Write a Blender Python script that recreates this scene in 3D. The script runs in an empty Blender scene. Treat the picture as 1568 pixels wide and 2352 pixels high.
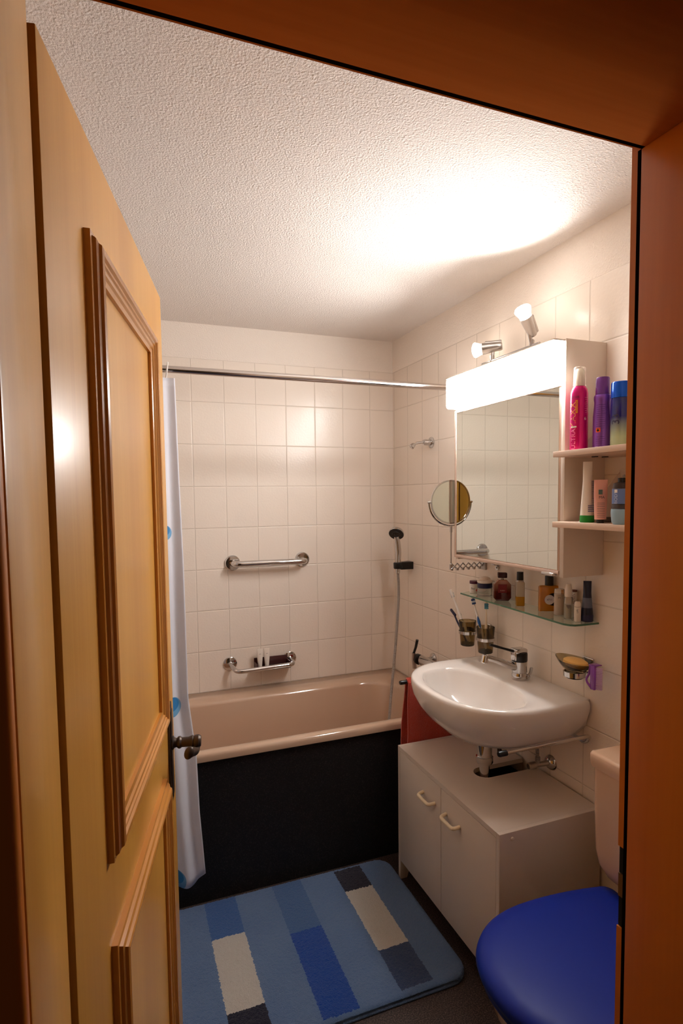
import bpy, bmesh, math, random
from mathutils import Vector, Matrix
PI = math.pi
random.seed(7)
S = bpy.context.scene
COL = S.collection
H = 1.515            # camera height above the bathroom floor

# ------------------------------------------------------------------ camera
F_PX, CY_PX = 1316.676, 1227.866
yaw, pit, rol = math.radians(20.8756), math.radians(3.72036), math.radians(-0.67392)
fw = Vector((math.sin(yaw)*math.cos(pit), math.cos(yaw)*math.cos(pit), -math.sin(pit)))
rt = Vector((math.cos(yaw), -math.sin(yaw), 0))
up = rt.cross(fw)
r2 = rt*math.cos(rol) + up*math.sin(rol)
u2 = -rt*math.sin(rol) + up*math.cos(rol)
cd = bpy.data.cameras.new('camera')
cam = bpy.data.objects.new('camera', cd); COL.objects.link(cam)
M = Matrix((r2, u2, -fw)).transposed().to_4x4(); M.translation = Vector((0, 0, H))
cam.matrix_world = M
cd.sensor_fit = 'VERTICAL'; cd.sensor_height = 36.0
cd.lens = F_PX/2352*36.0
cd.shift_y = (CY_PX-1176)/2352
cd.clip_start = 0.02
S.camera = cam

# ------------------------------------------------------------------ world, exposure
w = bpy.data.worlds.new('world'); S.world = w; w.use_nodes = True
w.node_tree.nodes['Background'].inputs[0].default_value = (1.0, 0.62, 0.36, 1)
w.node_tree.nodes['Background'].inputs[1].default_value = 0.012
S.view_settings.view_transform = 'Standard'
S.view_settings.look = 'None'
S.view_settings.gamma = 1.0
S.view_settings.use_curve_mapping = False
S.view_settings.exposure = 1.52
S.cycles.max_bounces = 24; S.cycles.diffuse_bounces = 14; S.cycles.glossy_bounces = 8
BOX_EMIT = 17.0      # acrylic light box over the mirror
SPOT_W = (4.2, 4.0)  # ceiling-facing and wall-facing reflector bulbs
LAMP_COL = (1.0, 0.985, 0.975)

# ------------------------------------------------------------------ materials
def srgb(r, g, b):
    return tuple(((c/255)/12.92 if c <= 10 else ((c/255+0.055)/1.055)**2.4) for c in (r, g, b))+(1,)
MATS = {}
def mat(name, col, rough=0.5, metal=0.0, trans=0.0, ior=1.45, coat=0.0, bump=None, emit=None, alpha=None, sheen=0.0, spec=0.5):
    if name in MATS: return MATS[name]
    m = bpy.data.materials.new(name); m.use_nodes = True; nt = m.node_tree
    b = nt.nodes['Principled BSDF']
    b.inputs['Base Color'].default_value = col
    b.inputs['Roughness'].default_value = rough
    b.inputs['Metallic'].default_value = metal
    b.inputs['Transmission Weight'].default_value = trans
    b.inputs['IOR'].default_value = ior
    b.inputs['Coat Weight'].default_value = coat
    b.inputs['Coat Roughness'].default_value = 0.08
    b.inputs['Sheen Weight'].default_value = sheen
    b.inputs['Specular IOR Level'].default_value = spec
    if emit:
        b.inputs['Emission Color'].default_value = emit[0]; b.inputs['Emission Strength'].default_value = emit[1]
    if bump:
        tc = nt.nodes.new('ShaderNodeTexCoord'); nz = nt.nodes.new('ShaderNodeTexNoise')
        nz.inputs['Scale'].default_value = bump[0]; nz.inputs['Detail'].default_value = 3
        bp = nt.nodes.new('ShaderNodeBump'); bp.inputs['Strength'].default_value = bump[1]; bp.inputs['Distance'].default_value = bump[2]
        nt.links.new(tc.outputs['Object'], nz.inputs['Vector']); nt.links.new(nz.outputs['Fac'], bp.inputs['Height'])
        nt.links.new(bp.outputs['Normal'], b.inputs['Normal'])
    MATS[name] = m
    return m

class NT:
    def __init__(s, m): s.nt = m.node_tree; s.b = s.nt.nodes['Principled BSDF']
    def n(s, t, **k):
        x = s.nt.nodes.new(t)
        for a, v in k.items(): setattr(x, a, v)
        return x
    def l(s, a, b): s.nt.links.new(a, b)
    def val(s, x):
        return x
    def math(s, op, a, b=None, c=None):
        x = s.n('ShaderNodeMath', operation=op)
        for i, v in enumerate((a, b, c)):
            if v is None: continue
            if isinstance(v, (int, float)): x.inputs[i].default_value = v
            else: s.l(v, x.inputs[i])
        return x.outputs[0]
    def mix(s, f, a, b):
        x = s.n('ShaderNodeMix', data_type='RGBA')
        if isinstance(f, (int, float)): x.inputs[0].default_value = f
        else: s.l(f, x.inputs[0])
        for i, v in ((6, a), (7, b)):
            if isinstance(v, tuple): x.inputs[i].default_value = v
            else: s.l(v, x.inputs[i])
        return x.outputs[2]
    def noise(s, vec, scale, detail=3, rough=0.5):
        x = s.n('ShaderNodeTexNoise'); x.inputs['Scale'].default_value = scale
        x.inputs['Detail'].default_value = detail; x.inputs['Roughness'].default_value = rough
        s.l(vec, x.inputs['Vector']); return x.outputs['Fac']
    def pos(s):
        g = s.n('ShaderNodeNewGeometry'); return g.outputs['Position']
    def xyz(s, v):
        x = s.n('ShaderNodeSeparateXYZ'); s.l(v, x.inputs[0]); return x.outputs
    def mapping(s, v, scale):
        x = s.n('ShaderNodeMapping'); x.inputs['Scale'].default_value = scale; s.l(v, x.inputs['Vector']); return x.outputs[0]
    def bump(s, h, strength, dist, normal=None):
        x = s.n('ShaderNodeBump'); x.inputs['Strength'].default_value = strength; x.inputs['Distance'].default_value = dist
        s.l(h, x.inputs['Height'])
        if normal is not None: s.l(normal, x.inputs['Normal'])
        return x.outputs[0]

PLASTER = srgb(236, 226, 215)
TILE = srgb(235, 224, 212)
def wall_mat(name, axis, u0, pitch):
    """cream wall tiles up to z=2.173, rough sprayed plaster above; axis 0: wall runs along X, 1: along Y"""
    m = mat(name, TILE, 0.18, spec=0.4); t = NT(m); p = t.pos(); o = t.xyz(p)
    u, z = o[axis], o[2]
    def edge(v, off, per):
        f = t.math('FRACT', t.math('DIVIDE', t.math('SUBTRACT', v, off), per))
        d = t.math('MINIMUM', f, t.math('SUBTRACT', 1.0, f))
        return t.math('MULTIPLY', d, per)
    e = t.math('MINIMUM', edge(u, u0, pitch), edge(z, 0.173, 0.2))
    grout = t.math('LESS_THAN', e, 0.0011)
    isplas = t.math('GREATER_THAN', z, 2.173)
    ntile = t.math('SUBTRACT', 1.0, isplas)
    g = t.math('MULTIPLY', grout, ntile)
    cell = t.noise(t.mapping(p, (6, 6, 5)), 1.0, 1)
    base = t.mix(t.math('MULTIPLY', cell, 0.35), TILE, srgb(228, 215, 200))
    base = t.mix(g, base, srgb(214, 202, 188))
    base = t.mix(isplas, base, PLASTER)
    t.l(base, t.b.inputs['Base Color'])
    t.l(t.math('ADD', 0.27, t.math('MULTIPLY', isplas, 0.6)), t.b.inputs['Roughness'])
    # pillow edge of each tile
    s = t.n('ShaderNodeMapRange'); s.interpolation_type = 'SMOOTHSTEP'
    s.inputs['From Min'].default_value = 0.0; s.inputs['From Max'].default_value = 0.004
    t.l(e, s.inputs['Value'])
    hgt = t.math('MULTIPLY', t.math('MULTIPLY', s.outputs[0], ntile), 0.0012)
    wav = t.math('MULTIPLY', t.noise(p, 110, 2), 0.00042)
    wav2 = t.math('MULTIPLY', t.noise(p, 9, 1), 0.0012)
    tex = t.math('MULTIPLY', t.math('MULTIPLY', t.noise(p, 190, 3, 0.55), 0.0028), isplas)
    hh = t.math('ADD', t.math('ADD', hgt, t.math('MULTIPLY', t.math('ADD', wav, wav2), ntile)), tex)
    t.l(t.bump(hh, 1.0, 1.0), t.b.inputs['Normal'])
    return m
m_wallback = wall_mat('back_wall_tiles', 0, 1.236, 0.1527)
m_wallright = wall_mat('side_wall_tiles', 1, 2.632, 0.152)
m_ceil = mat('sprayed_ceiling_plaster', srgb(238, 230, 223), 0.9)
t = NT(m_ceil); p = t.pos()
vor = t.n('ShaderNodeTexVoronoi'); vor.inputs['Scale'].default_value = 150; t.l(p, vor.inputs['Vector'])
hh = t.math('ADD', t.math('MULTIPLY', t.noise(p, 200, 3, 0.6), 0.0055), t.math('MULTIPLY', vor.outputs['Distance'], 0.0016))
t.l(t.bump(hh, 1.0, 1.0), t.b.inputs['Normal'])

def wood(name, c1, c2, c3, scale, rough=0.25, coat=0.5, spec=0.5):
    m = mat(name, c1, rough, coat=coat, spec=spec); t = NT(m); t.b.inputs['Coat Roughness'].default_value = 0.2
    tc = t.n('ShaderNodeTexCoord'); v = t.mapping(tc.outputs['Object'], scale)
    n1 = t.noise(v, 1.0, 4, 0.6)
    big = t.noise(t.mapping(tc.outputs['Object'], tuple(x*0.12 for x in scale)), 1.0, 2)
    fine = t.noise(t.mapping(tc.outputs['Object'], tuple(x*5 for x in scale)), 1.0, 2)
    a = t.mix(n1, c1, c2)
    f = t.n('ShaderNodeMapRange'); f.inputs['From Min'].default_value = 0.45; f.inputs['From Max'].default_value = 0.75
    t.l(big, f.inputs['Value'])
    b = t.mix(t.math('MULTIPLY', f.outputs[0], 0.45), a, c3)
    c = t.mix(t.math('MULTIPLY', fine, 0.18), b, c3)
    t.l(c, t.b.inputs['Base Color'])
    t.l(t.bump(n1, 0.12, 0.0006), t.b.inputs['Normal'])
    return m
WC = (srgb(234, 178, 84), srgb(216, 154, 60), srgb(180, 108, 30))
m_door = wood('varnished_pine_vertical', *WC, (38, 38, 1.1), rough=0.36, coat=0.25)
m_doorh = wood('varnished_pine_horizontal', *WC, (1.1, 38, 38), rough=0.36, coat=0.25)
m_moul = wood('moulding_wood', srgb(222, 158, 74), srgb(198, 128, 50), srgb(152, 84, 26), (60, 60, 1.1), rough=0.25, coat=0.5)
m_moulh = wood('moulding_wood_horizontal', srgb(222, 158, 74), srgb(198, 128, 50), srgb(152, 84, 26), (2.0, 2.0, 60), rough=0.25, coat=0.5)
m_jamb = wood('jamb_wood', srgb(218, 134, 50), srgb(196, 108, 34), srgb(150, 72, 16), (26, 26, 0.9), rough=0.34, coat=0.18, spec=0.35)
m_lintel = wood('shaded_lintel_wood', srgb(206, 122, 58), srgb(172, 94, 40), srgb(126, 62, 24), (0.9, 26, 26), rough=0.62, coat=0.0, spec=0.0)  # frame wood made darker, the lintel's shade is put into the colour
m_seal = mat('brown_seal_and_gap_shade', srgb(70, 28, 8), 0.8, spec=0.1)
m_seal2 = mat('black_rubber_seal', srgb(18, 9, 6), 0.9, spec=0.0)
m_floor = mat('dark_speckled_floor', srgb(60, 46, 42), 0.55)
t = NT(m_floor); p = t.pos()
sp = t.noise(p, 260, 2, 0.7)
mr = t.n('ShaderNodeMapRange'); mr.inputs['From Min'].default_value = 0.45; mr.inputs['From Max'].default_value = 0.7; t.l(sp, mr.inputs['Value'])
t.l(t.mix(mr.outputs[0], srgb(34, 24, 22), srgb(104, 84, 76)), t.b.inputs['Base Color'])
m_apron = mat('black_speckled_panel', srgb(20, 19, 20), 0.5, spec=0.25)
t = NT(m_apron); p = t.pos(); sp = t.noise(p, 300, 2, 0.7)
mr = t.n('ShaderNodeMapRange'); mr.inputs['From Min'].default_value = 0.55; mr.inputs['From Max'].default_value = 0.8; t.l(sp, mr.inputs['Value'])
t.l(t.mix(mr.outputs[0], srgb(28, 26, 27), srgb(72, 66, 64)), t.b.inputs['Base Color'])

m_chrome = mat('polished_chrome', (0.58, 0.56, 0.55, 1), 0.08, 1.0)
m_steel = mat('brushed_steel', (0.50, 0.47, 0.45, 1), 0.30, 1.0)
m_iron = mat('dark_forged_iron', srgb(84, 74, 68), 0.42, 0.85)
m_mirror = mat('mirror_glass', (0.80, 0.83, 0.78, 1), 0.015, 1.0)
m_black = mat('black_plastic', srgb(14, 13, 13), 0.3)
m_white = mat('white_plastic', srgb(238, 234, 228), 0.35)
m_ceram = mat('white_glazed_ceramic', srgb(232, 226, 220), 0.09, coat=0.4)
m_beige = mat('beige_enamel', srgb(196, 166, 142), 0.12, coat=0.5)
m_beigec = mat('beige_ceramic', srgb(214, 180, 152), 0.14, coat=0.4)
m_cab = mat('cream_laminate', srgb(220, 206, 192), 0.42)
m_cabr = mat('cream_laminate_edge', srgb(216, 188, 166), 0.45)
m_van = mat('greige_laminate', srgb(212, 200, 188), 0.42)
m_hole = mat('cavity_shade_black', srgb(16, 13, 11), 0.9)  # near black stands in for the shade inside openings
m_handle = mat('cream_plastic', srgb(236, 220, 190), 0.35)
m_lid = mat('blue_padded_vinyl', srgb(8, 38, 140), 0.45, spec=0.3, bump=(900, 0.25, 0.0004))
m_lamp = mat('glowing_acrylic', (1, 1, 1, 1), 0.4, emit=((1.0, 0.985, 0.975, 1), BOX_EMIT))
m_bulb = mat('glowing_reflector_bulb', (1, 1, 1, 1), 0.3, emit=((1.0, 0.93, 0.85, 1), 7.0))
m_glass = mat('green_tinted_glass', srgb(226, 240, 230), 0.02, trans=1.0, ior=1.5)
m_gedge = mat('green_glass_edge', srgb(96, 150, 118), 0.08, trans=0.5, ior=1.5)
m_smoke = mat('smoked_glass', srgb(182, 166, 128), 0.03, trans=1.0, ior=1.35)
m_smoked = mat('thick_smoked_glass_base', srgb(60, 54, 40), 0.05, trans=0.6, ior=1.45)
m_clear = mat('clear_plastic', (0.95, 0.94, 0.92, 1), 0.06, trans=0.9, ior=1.3)

# ------------------------------------------------------------------ mesh helpers
def new(): return bmesh.new()
def obj(name, bm, m, parent=None, smooth=True, ang=35):
    if isinstance(m, (list, tuple)): ms = m
    else: ms = [m]
    me = bpy.data.meshes.new(name)
    bmesh.ops.recalc_face_normals(bm, faces=bm.faces)
    if smooth:
        for f in bm.faces: f.smooth = True
        for e in bm.edges:
            if len(e.link_faces) == 2 and e.calc_face_angle(0) > math.radians(ang): e.smooth = False
    bm.to_mesh(me); bm.free()
    for x in ms: me.materials.append(x)
    o = bpy.data.objects.new(name, me)
    if parent is None and me.vertices:
        xs = [v.co for v in me.vertices]
        c = Vector(((min(v.x for v in xs)+max(v.x for v in xs))/2, (min(v.y for v in xs)+max(v.y for v in xs))/2, min(v.z for v in xs)))
        me.transform(Matrix.Translation(-c)); o.location = c
    COL.objects.link(o)
    if parent is not None:
        root = parent; off = Vector((0, 0, 0))
        while root is not None: off += root.location; root = root.parent
        o.parent = parent; o.location = -off
    return o
def tag(o, label, cat, group=None, kind=None):
    o['label'] = label; o['category'] = cat
    if group: o['group'] = group
    if kind: o['kind'] = kind
    return o
def thing(name, loc, label, cat, group=None):
    o = bpy.data.objects.new(name, None); o.empty_display_size = 0.05; COL.objects.link(o); o.location = loc
    return tag(o, label, cat, group)
def struct(name, bm, m, label=None, smooth=False):
    o = obj(name, bm, m, smooth=smooth); o['kind'] = 'structure'
    if label: o['label'] = label
    return o
def box(bm, x0, x1, y0, y1, z0, z1, bev=0.0, seg=2):
    g = bmesh.ops.create_cube(bm, size=1.0)['verts']
    for v in g:
        v.co = Vector((x0 if v.co.x < 0 else x1, y0 if v.co.y < 0 else y1, z0 if v.co.z < 0 else z1))
    if bev > 0:
        es = list({e for v in g for e in v.link_edges})
        bmesh.ops.bevel(bm, geom=es, offset=bev, segments=seg, profile=0.5, affect='EDGES')
    return bm
def frame(d):
    d = Vector(d).normalized()
    a = Vector((0, 0, 1)) if abs(d.z) < 0.9 else Vector((1, 0, 0))
    u = d.cross(a).normalized(); return d, u, d.cross(u).normalized()
def lathe(bm, prof, base, axis=(0, 0, 1), seg=32, sx=1.0, sy=1.0, ref=None):
    """prof: (r, h) along axis from base"""
    d = Vector(axis).normalized()
    if ref is None: d, u, v = frame(axis)
    else: u = Vector(ref).normalized(); v = d.cross(u).normalized()
    base = Vector(base); rings = []
    for r, h in prof:
        if r < 1e-6: rings.append([bm.verts.new(base+d*h)])
        else: rings.append([bm.verts.new(base+d*h+u*(r*sx*math.cos(2*PI*i/seg))+v*(r*sy*math.sin(2*PI*i/seg))) for i in range(seg)])
    for a, b in zip(rings, rings[1:]):
        if len(a) == 1 and len(b) == 1: continue
        for i in range(seg):
            j = (i+1) % seg
            if len(a) == 1: bm.faces.new((a[0], b[i], b[j]))
            elif len(b) == 1: bm.faces.new((a[i], a[j], b[0]))
            else: bm.faces.new((a[i], a[j], b[j], b[i]))
    return bm
def cyl(bm, p0, p1, r, seg=24, r1=None):
    p0 = Vector(p0); p1 = Vector(p1); L = (p1-p0).length; r1 = r if r1 is None else r1
    e = min(0.0012, L*0.2, r*0.3)
    return lathe(bm, [(0, 0), (r-e, 0), (r, e), (r1, L-e), (r1-e, L), (0, L)], p0, p1-p0, seg)
def spline(pts, n=8):
    P = [Vector(p) for p in pts]; P = [P[0]*2-P[1]]+P+[P[-1]*2-P[-2]]; out = []
    for i in range(1, len(P)-2):
        for k in range(n):
            s = k/n; a, b, c, d = P[i-1:i+3]
            out.append(0.5*((2*b)+(c-a)*s+(2*a-5*b+4*c-d)*s*s+(3*b-a-3*c+d)*s**3))
    out.append(P[-2]); return out
def tube(bm, pts, r, seg=12, cap=True, flat=1.0):
    P = [Vector(p) for p in pts]; n = len(P)
    R = r if callable(r) else (lambda s: r)
    u = None; rings = []
    for i, p in enumerate(P):
        d = (P[min(i+1, n-1)]-P[max(i-1, 0)]).normalized()
        if u is None: _, u, _ = frame(d)
        u = (u-d*u.dot(d)).normalized(); v = d.cross(u)
        rr = R(i/(n-1))
        rings.append([bm.verts.new(p+u*(rr*math.cos(2*PI*k/seg))+v*(rr*flat*math.sin(2*PI*k/seg))) for k in range(seg)])
    for a, b in zip(rings, rings[1:]):
        for k in range(seg):
            j = (k+1) % seg; bm.faces.new((a[k], a[j], b[j], b[k]))
    if cap: bm.faces.new(rings[0]); bm.faces.new(rings[-1])
    return bm
def fillet(pts, r, n=6):
    """polyline with rounded corners"""
    P = [Vector(p) for p in pts]; out = [P[0]]
    for a, b, c in zip(P, P[1:], P[2:]):
        d1 = (a-b); d2 = (c-b); k = min(r, d1.length*0.45, d2.length*0.45)
        s, e = b+d1.normalized()*k, b+d2.normalized()*k
        for i in range(n+1):
            q = i/n; out.append(s*(1-q)**2+b*2*q*(1-q)+e*q*q)
    out.append(P[-1]); return out
def prism(bm, poly, axis, a0, a1, bev=0.0):
    """poly in the two other axes (in xyz order), extruded along axis"""
    def mk(p, a):
        q = list(p); q.insert(axis, a); return Vector(q)
    A = [bm.verts.new(mk(p, a0)) for p in poly]; B = [bm.verts.new(mk(p, a1)) for p in poly]
    fs = [bm.faces.new(A), bm.faces.new(B)]
    for i in range(len(A)):
        j = (i+1) % len(A); fs.append(bm.faces.new((A[i], A[j], B[j], B[i])))
    if bev > 0:
        bmesh.ops.bevel(bm, geom=list(fs[0].edges)+list(fs[1].edges), offset=bev, segments=2, profile=0.5, affect='EDGES')
    return bm
def loft(bm, rings, close0=False, close1=False):
    R = [[bm.verts.new(p) for p in r] for r in rings]
    for a, b in zip(R, R[1:]):
        n = len(a)
        for i in range(n):
            j = (i+1) % n; bm.faces.new((a[i], a[j], b[j], b[i]))
    if close0: bm.faces.new(R[0])
    if close1: bm.faces.new(R[-1])
    return bm
def text(name, s, size, m, parent, fn):
    """text as a thin mesh; fn maps (x, y) of the text plane to a world point"""
    c = bpy.data.curves.new('t', 'FONT'); c.body = s; c.size = size; c.align_x = 'CENTER'; c.align_y = 'CENTER'; c.resolution_u = 3
    o = bpy.data.objects.new('t', c); COL.objects.link(o)
    dg = bpy.context.evaluated_depsgraph_get(); me = o.evaluated_get(dg).to_mesh()
    bm = bmesh.new(); bm.from_mesh(me); o.evaluated_get(dg).to_mesh_clear()
    bpy.data.objects.remove(o); bpy.data.curves.remove(c)
    for v in bm.verts: v.co = fn(v.co.x, v.co.y)
    return obj(name, bm, m, parent, smooth=False)

# ------------------------------------------------------------------ room shell
XR, YB, XL, YF = 1.37, 2.80, -0.33, 0.675
HALL = 0.43; ZC = 2.335; T = 0.12
b = box(new(), XL-T, XR+T, -1.3, YB+T, -0.1, 0.0); struct('floor', b, m_floor, 'dark brown speckled floor')
b = box(new(), XL, XR, YF, YB, ZC, ZC+T); struct('ceiling', b, m_ceil, 'white sprayed plaster ceiling')
b = box(new(), XL-T, XR+T, YB, YB+T, 0, ZC+T); struct('wall_back', b, m_wallback, 'cream tiled back wall')
b = box(new(), XR, XR+T, HALL+0.002, YB, 0, ZC+T); struct('wall_right', b, m_wallright, 'cream tiled right wall')
b = box(new(), XL-T, XL, HALL+0.002, YB, 0, ZC+T); struct('wall_left', b, m_wallright, 'cream tiled left wall')
m_hall = mat('hall_wall_paint', srgb(214, 200, 184), 0.8)
b = new()
box(b, XL-0.6, -0.112, HALL+0.02, YF-0.002, 0, ZC+T); box(b, 0.742, XR+0.4, HALL+0.02, YF-0.002, 0, ZC+T); box(b, -0.112, 0.742, HALL+0.02, YF-0.002, 2.042, ZC+T)
struct('wall_front', b, m_hall, 'wall around the bathroom doorway')

# door frame: left lining, right lining, lintel, each with rebate and seal
b = box(new(), -0.112, -0.070, HALL, 0.652, 0, 2.0, 0.003)
struct('trim_1', b, m_door, 'wooden door lining on the hinge side, reflected light in its paler colour', True)  # takes the paler door wood to carry the light it reflects
b = new(); box(b, -0.110, -0.076, 0.652, 0.672, 0, 2.0); struct('trim_2', b, m_seal, 'dark brown strip for the seal and shaded gap beside the door hinges')  # one dark strip for the seal and the shade of the recessed gap
b = new(); box(b, XL-0.02, -0.071, HALL-0.018, HALL, 0, 2.07, 0.006, 3); struct('trim_3', b, m_jamb, 'wooden door casing on the hinge side', True)
fr = bpy.data.objects.new('door_frame', None)
b = box(new(), 0.700, 0.742, HALL, 0.633, 0, 2.0, 0.0015); struct('trim_4', b, m_jamb, 'orange brown wooden door lining on the latch side', True)
# latch-side rebate with strike plate cut-outs
b = new()
x0 = 0.7285
for z0, z1 in ((0, 0.815), (0.950, 2.03)): box(b, x0, 0.742, 0.633, YF, z0, z1)

box(b, 0.7400, 0.742, 0.633, YF, 0.815, 0.950)
struct('trim_5', b, m_jamb, 'narrow rebate of the latch side door frame')
b = new(); box(b, 0.7310, 0.7398, 0.634, YF-0.001, 0.8155, 0.866); box(b, 0.7310, 0.7398, 0.634, YF-0.001, 0.905, 0.9495); struct('trim_12', b, m_hole, 'latch openings in the latch side door frame, their shade painted black')  # solid near-black blocks, shade of the cut-outs put into the colour
b = box(new(), 0.7292, 0.7398, 0.634, YF-0.001, 0.8665, 0.9045); struct('trim_13', b, mat('strike_plate_brass', srgb(120, 92, 60), 0.35, 0.8), 'metal strike plate in the latch side door frame')
b = box(new(), 0.7005, 0.7285, 0.6335, 0.6390, 0, 2.0); box(b, 0.701, 0.7285, 0.636, 0.6395, 0, 2.0)
struct('trim_6', b, m_seal2, 'black rubber seal of the latch side door frame')
b = box(new(), 0.700, 0.83, HALL-0.018, HALL, 0, 2.07, 0.004); struct('trim_7', b, m_jamb, 'wooden door casing on the latch side', True)
b = box(new(), -0.112, 0.742, HALL, 0.628, 2.0, 2.042, 0.0015); struct('trim_8', b, m_lintel, 'wooden door lintel with its shade in a darker brown colour', True)
b = box(new(), -0.07, 0.7285, 0.6285, 0.6350, 2.0015, 2.030); struct('trim_9', b, m_seal2, 'black rubber seal of the door lintel')
b = box(new(), -0.112, 0.742, 0.628, YF, 2.030, 2.042); struct('trim_10', b, m_lintel, 'rebate of the door lintel')
b = box(new(), XL-0.02, 0.83, HALL-0.018, HALL, 2.07, 2.14, 0.004); struct('trim_11', b, m_lintel, 'wooden door casing over the doorway', True)

# ------------------------------------------------------------------ the open door
DH = Vector((-0.065, 0.675, 0)); DD = Vector((0.2079, 0.9781, 0)).normalized(); DN = Vector((DD.y, -DD.x, 0))
def dp(s, z, h=0.0): return DH+DD*s+DN*h+Vector((0, 0, z))
door = bpy.data.objects.new('door_1', None); COL.objects.link(door); door.location = DH.copy(); door['kind'] = 'structure'
door['label'] = 'open varnished pine panel door'
bm = new()
W_, ZT = 0.80, 1.994
def dbox(bm, s0, s1, z0, z1, h0, h1, bev=0):
    n0 = set(bm.verts)
    box(bm, s0, s1, h0, h1, z0, z1, bev)
    for v in bm.verts:
        if v not in n0:
            v.co = dp(v.co.x, v.co.z, v.co.y)
    return bm
def doorpart(name, bm, m):
    # rebuild in the door's own frame so that the wood grain follows the leaf
    return obj(name, bm, m, door)
dbox(bm, 0.0, W_, 0.008, ZT, -0.040, 0.0, 0.0015)
doorpart('leaf', bm, m_door)
PROF = [(0, 0), (0.0004, 0.0085), (0.006, 0.0092), (0.0085, 0.0135), (0.013, 0.0155), (0.0150, 0.0192), (0.019, 0.0208), (0.0245, 0.0198),
        (0.027, 0.0165), (0.031, 0.0165), (0.033, 0.0140), (0.039, 0.0138), (0.042, 0.0108), (0.050, 0.0098), (0.0505, 0.0)]
def moulding(s0, s1, z0, z1):
    for side in ('left', 'right', 'top', 'bottom'):
        bm = new(); A, B = [], []
        for u, h in PROF:
            if side == 'left': a, c = (s0+u, z0+u), (s0+u, z1-u)
            elif side == 'right': a, c = (s1-u, z0+u), (s1-u, z1-u)
            elif side == 'top': a, c = (s0+u, z1-u), (s1-u, z1-u)
            else: a, c = (s0+u, z0+u), (s1-u, z0+u)
            A.append(bm.verts.new(dp(a[0], a[1], h))); B.append(bm.verts.new(dp(c[0], c[1], h)))
        for i in range(len(A)-1): bm.faces.new((A[i], A[i+1], B[i+1], B[i]))
        bm.faces.new(A); bm.faces.new(B)
        o = obj('moulding', bm, m_moulh if side in ('top', 'bottom') else m_moul, door, ang=25)
moulding(0.146, 0.625, 1.019, 1.861)
moulding(0.146, 0.625, 0.16, 0.901)
bm = new(); dbox(bm, 0.1955, 0.5755, 1.068, 1.812, 0.0, 0.004); doorpart('panel', bm, m_door)
bm = new(); dbox(bm, 0.1955, 0.5755, 0.209, 0.852, 0.0, 0.004); doorpart('panel', bm, m_door)
# lock plate and handle
bm = new(); dbox(bm, 0.700, 0.742, 0.800, 1.035, 0.0, 0.005, 0.002); dbox(bm, 0.708, 0.734, 0.815, 1.02, 0.005, 0.0075, 0.001)
plate = obj('lock_plate', bm, m_iron, door)
hs, hz = 0.722, 0.940
bm = new()
lathe(bm, [(0, 0.004), (0.0155, 0.004), (0.0165, 0.009), (0.012, 0.012), (0.0105, 0.017), (0.014, 0.021), (0.0145, 0.025), (0.0115, 0.029), (0.0115, 0.044),
           (0.0135, 0.050), (0.0145, 0.054), (0.0125, 0.056), (0.015, 0.060), (0.0155, 0.068), (0.012, 0.073), (0, 0.074)], dp(hs, hz), DN, 24)
obj('handle_neck', bm, m_iron, door)
bm = new()
pth = spline([dp(hs, hz+0.002, 0.066), dp(hs-0.004, hz-0.012, 0.066), dp(hs-0.020, hz-0.016, 0.064), dp(hs-0.050, hz-0.004, 0.060), dp(hs-0.080, hz+0.008, 0.056), dp(hs-0.096, hz+0.014, 0.054)], 6)
tube(bm, pth, lambda s: 0.0070+0.0085*max(0, s-0.25)/0.75 if s < 0.9 else 0.0144*math.sqrt(max(0.02, 1-((s-0.9)/0.1)**2)), 20, True, 0.72)
obj('door_handle', bm, m_iron, door)

# ------------------------------------------------------------------ lamps
cabR0, cabR1, cabY0, cabY1, cabZ0, cabZ1 = 1.222, XR-0.001, 1.346, 1.940, 1.268, 1.967
cab = thing('mirror_cabinet', (1.30, 1.643, cabZ0), 'cream mirror cabinet with a lit acrylic light box above the glass shelf', 'mirror cabinet')
bm = new()
box(bm, 1.216, cabR1, cabY0, cabY0+0.016, cabZ0, cabZ1, 0.001)      # near side
obj('side_panel', bm, m_cab, cab)
bm = new(); box(bm, 1.222, cabR1, cabY1-0.016, cabY1, cabZ0, cabZ1, 0.001); obj('side_panel', bm, m_cab, cab)
bm = new(); box(bm, 1.235, cabR1, cabY0+0.016, cabY1-0.016, cabZ1-0.016, cabZ1); obj('top_panel', bm, m_cab, cab)
bm = new(); box(bm, 1.235, cabR1, cabY0+0.016, cabY1-0.016, cabZ0+0.002, cabZ0+0.018); obj('bottom_panel', bm, m_cab, cab)
bm = new(); box(bm, 1.362, cabR1, cabY0+0.016, cabY1-0.016, cabZ0+0.018, cabZ1-0.016); obj('back_panel', bm, m_cab, cab)
bm = new(); box(bm, 1.168, 1.234, 1.350, 1.934, 1.846, 1.959, 0.012, 4)
lb = obj('light_box', bm, m_lamp, cab)
lb_top = box(new(), 1.172, 1.234, 1.348, 1.936, 1.9592, 1.9640, 0.001); obj('light_box_cover', lb_top, m_cab, cab); lb['label'] = 'glowing white acrylic light box'
bm = new(); box(bm, 1.217, 1.235, 1.364, 1.938, 1.276, 1.842, 0.0015)
md = obj('mirror_door', bm, m_cabr, cab)
bm = new(); box(bm, 1.2145, 1.217, 1.370, 1.926, 1.289, 1.832); obj('mirror_pane', bm, m_mirror, md)
bm = new()
box(bm, 1.2125, 1.217, 1.927, 1.938, 1.276, 1.842, 0.001); box(bm, 1.2125, 1.217, 1.364, 1.927, 1.833, 1.842, 0.001)
box(bm, 1.2125, 1.217, 1.364, 1.927, 1.276, 1.287, 0.001)
obj('mirror_frame', bm, mat('anodised_pink_frame', srgb(222, 196, 180), 0.25, 0.6), md)
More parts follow.
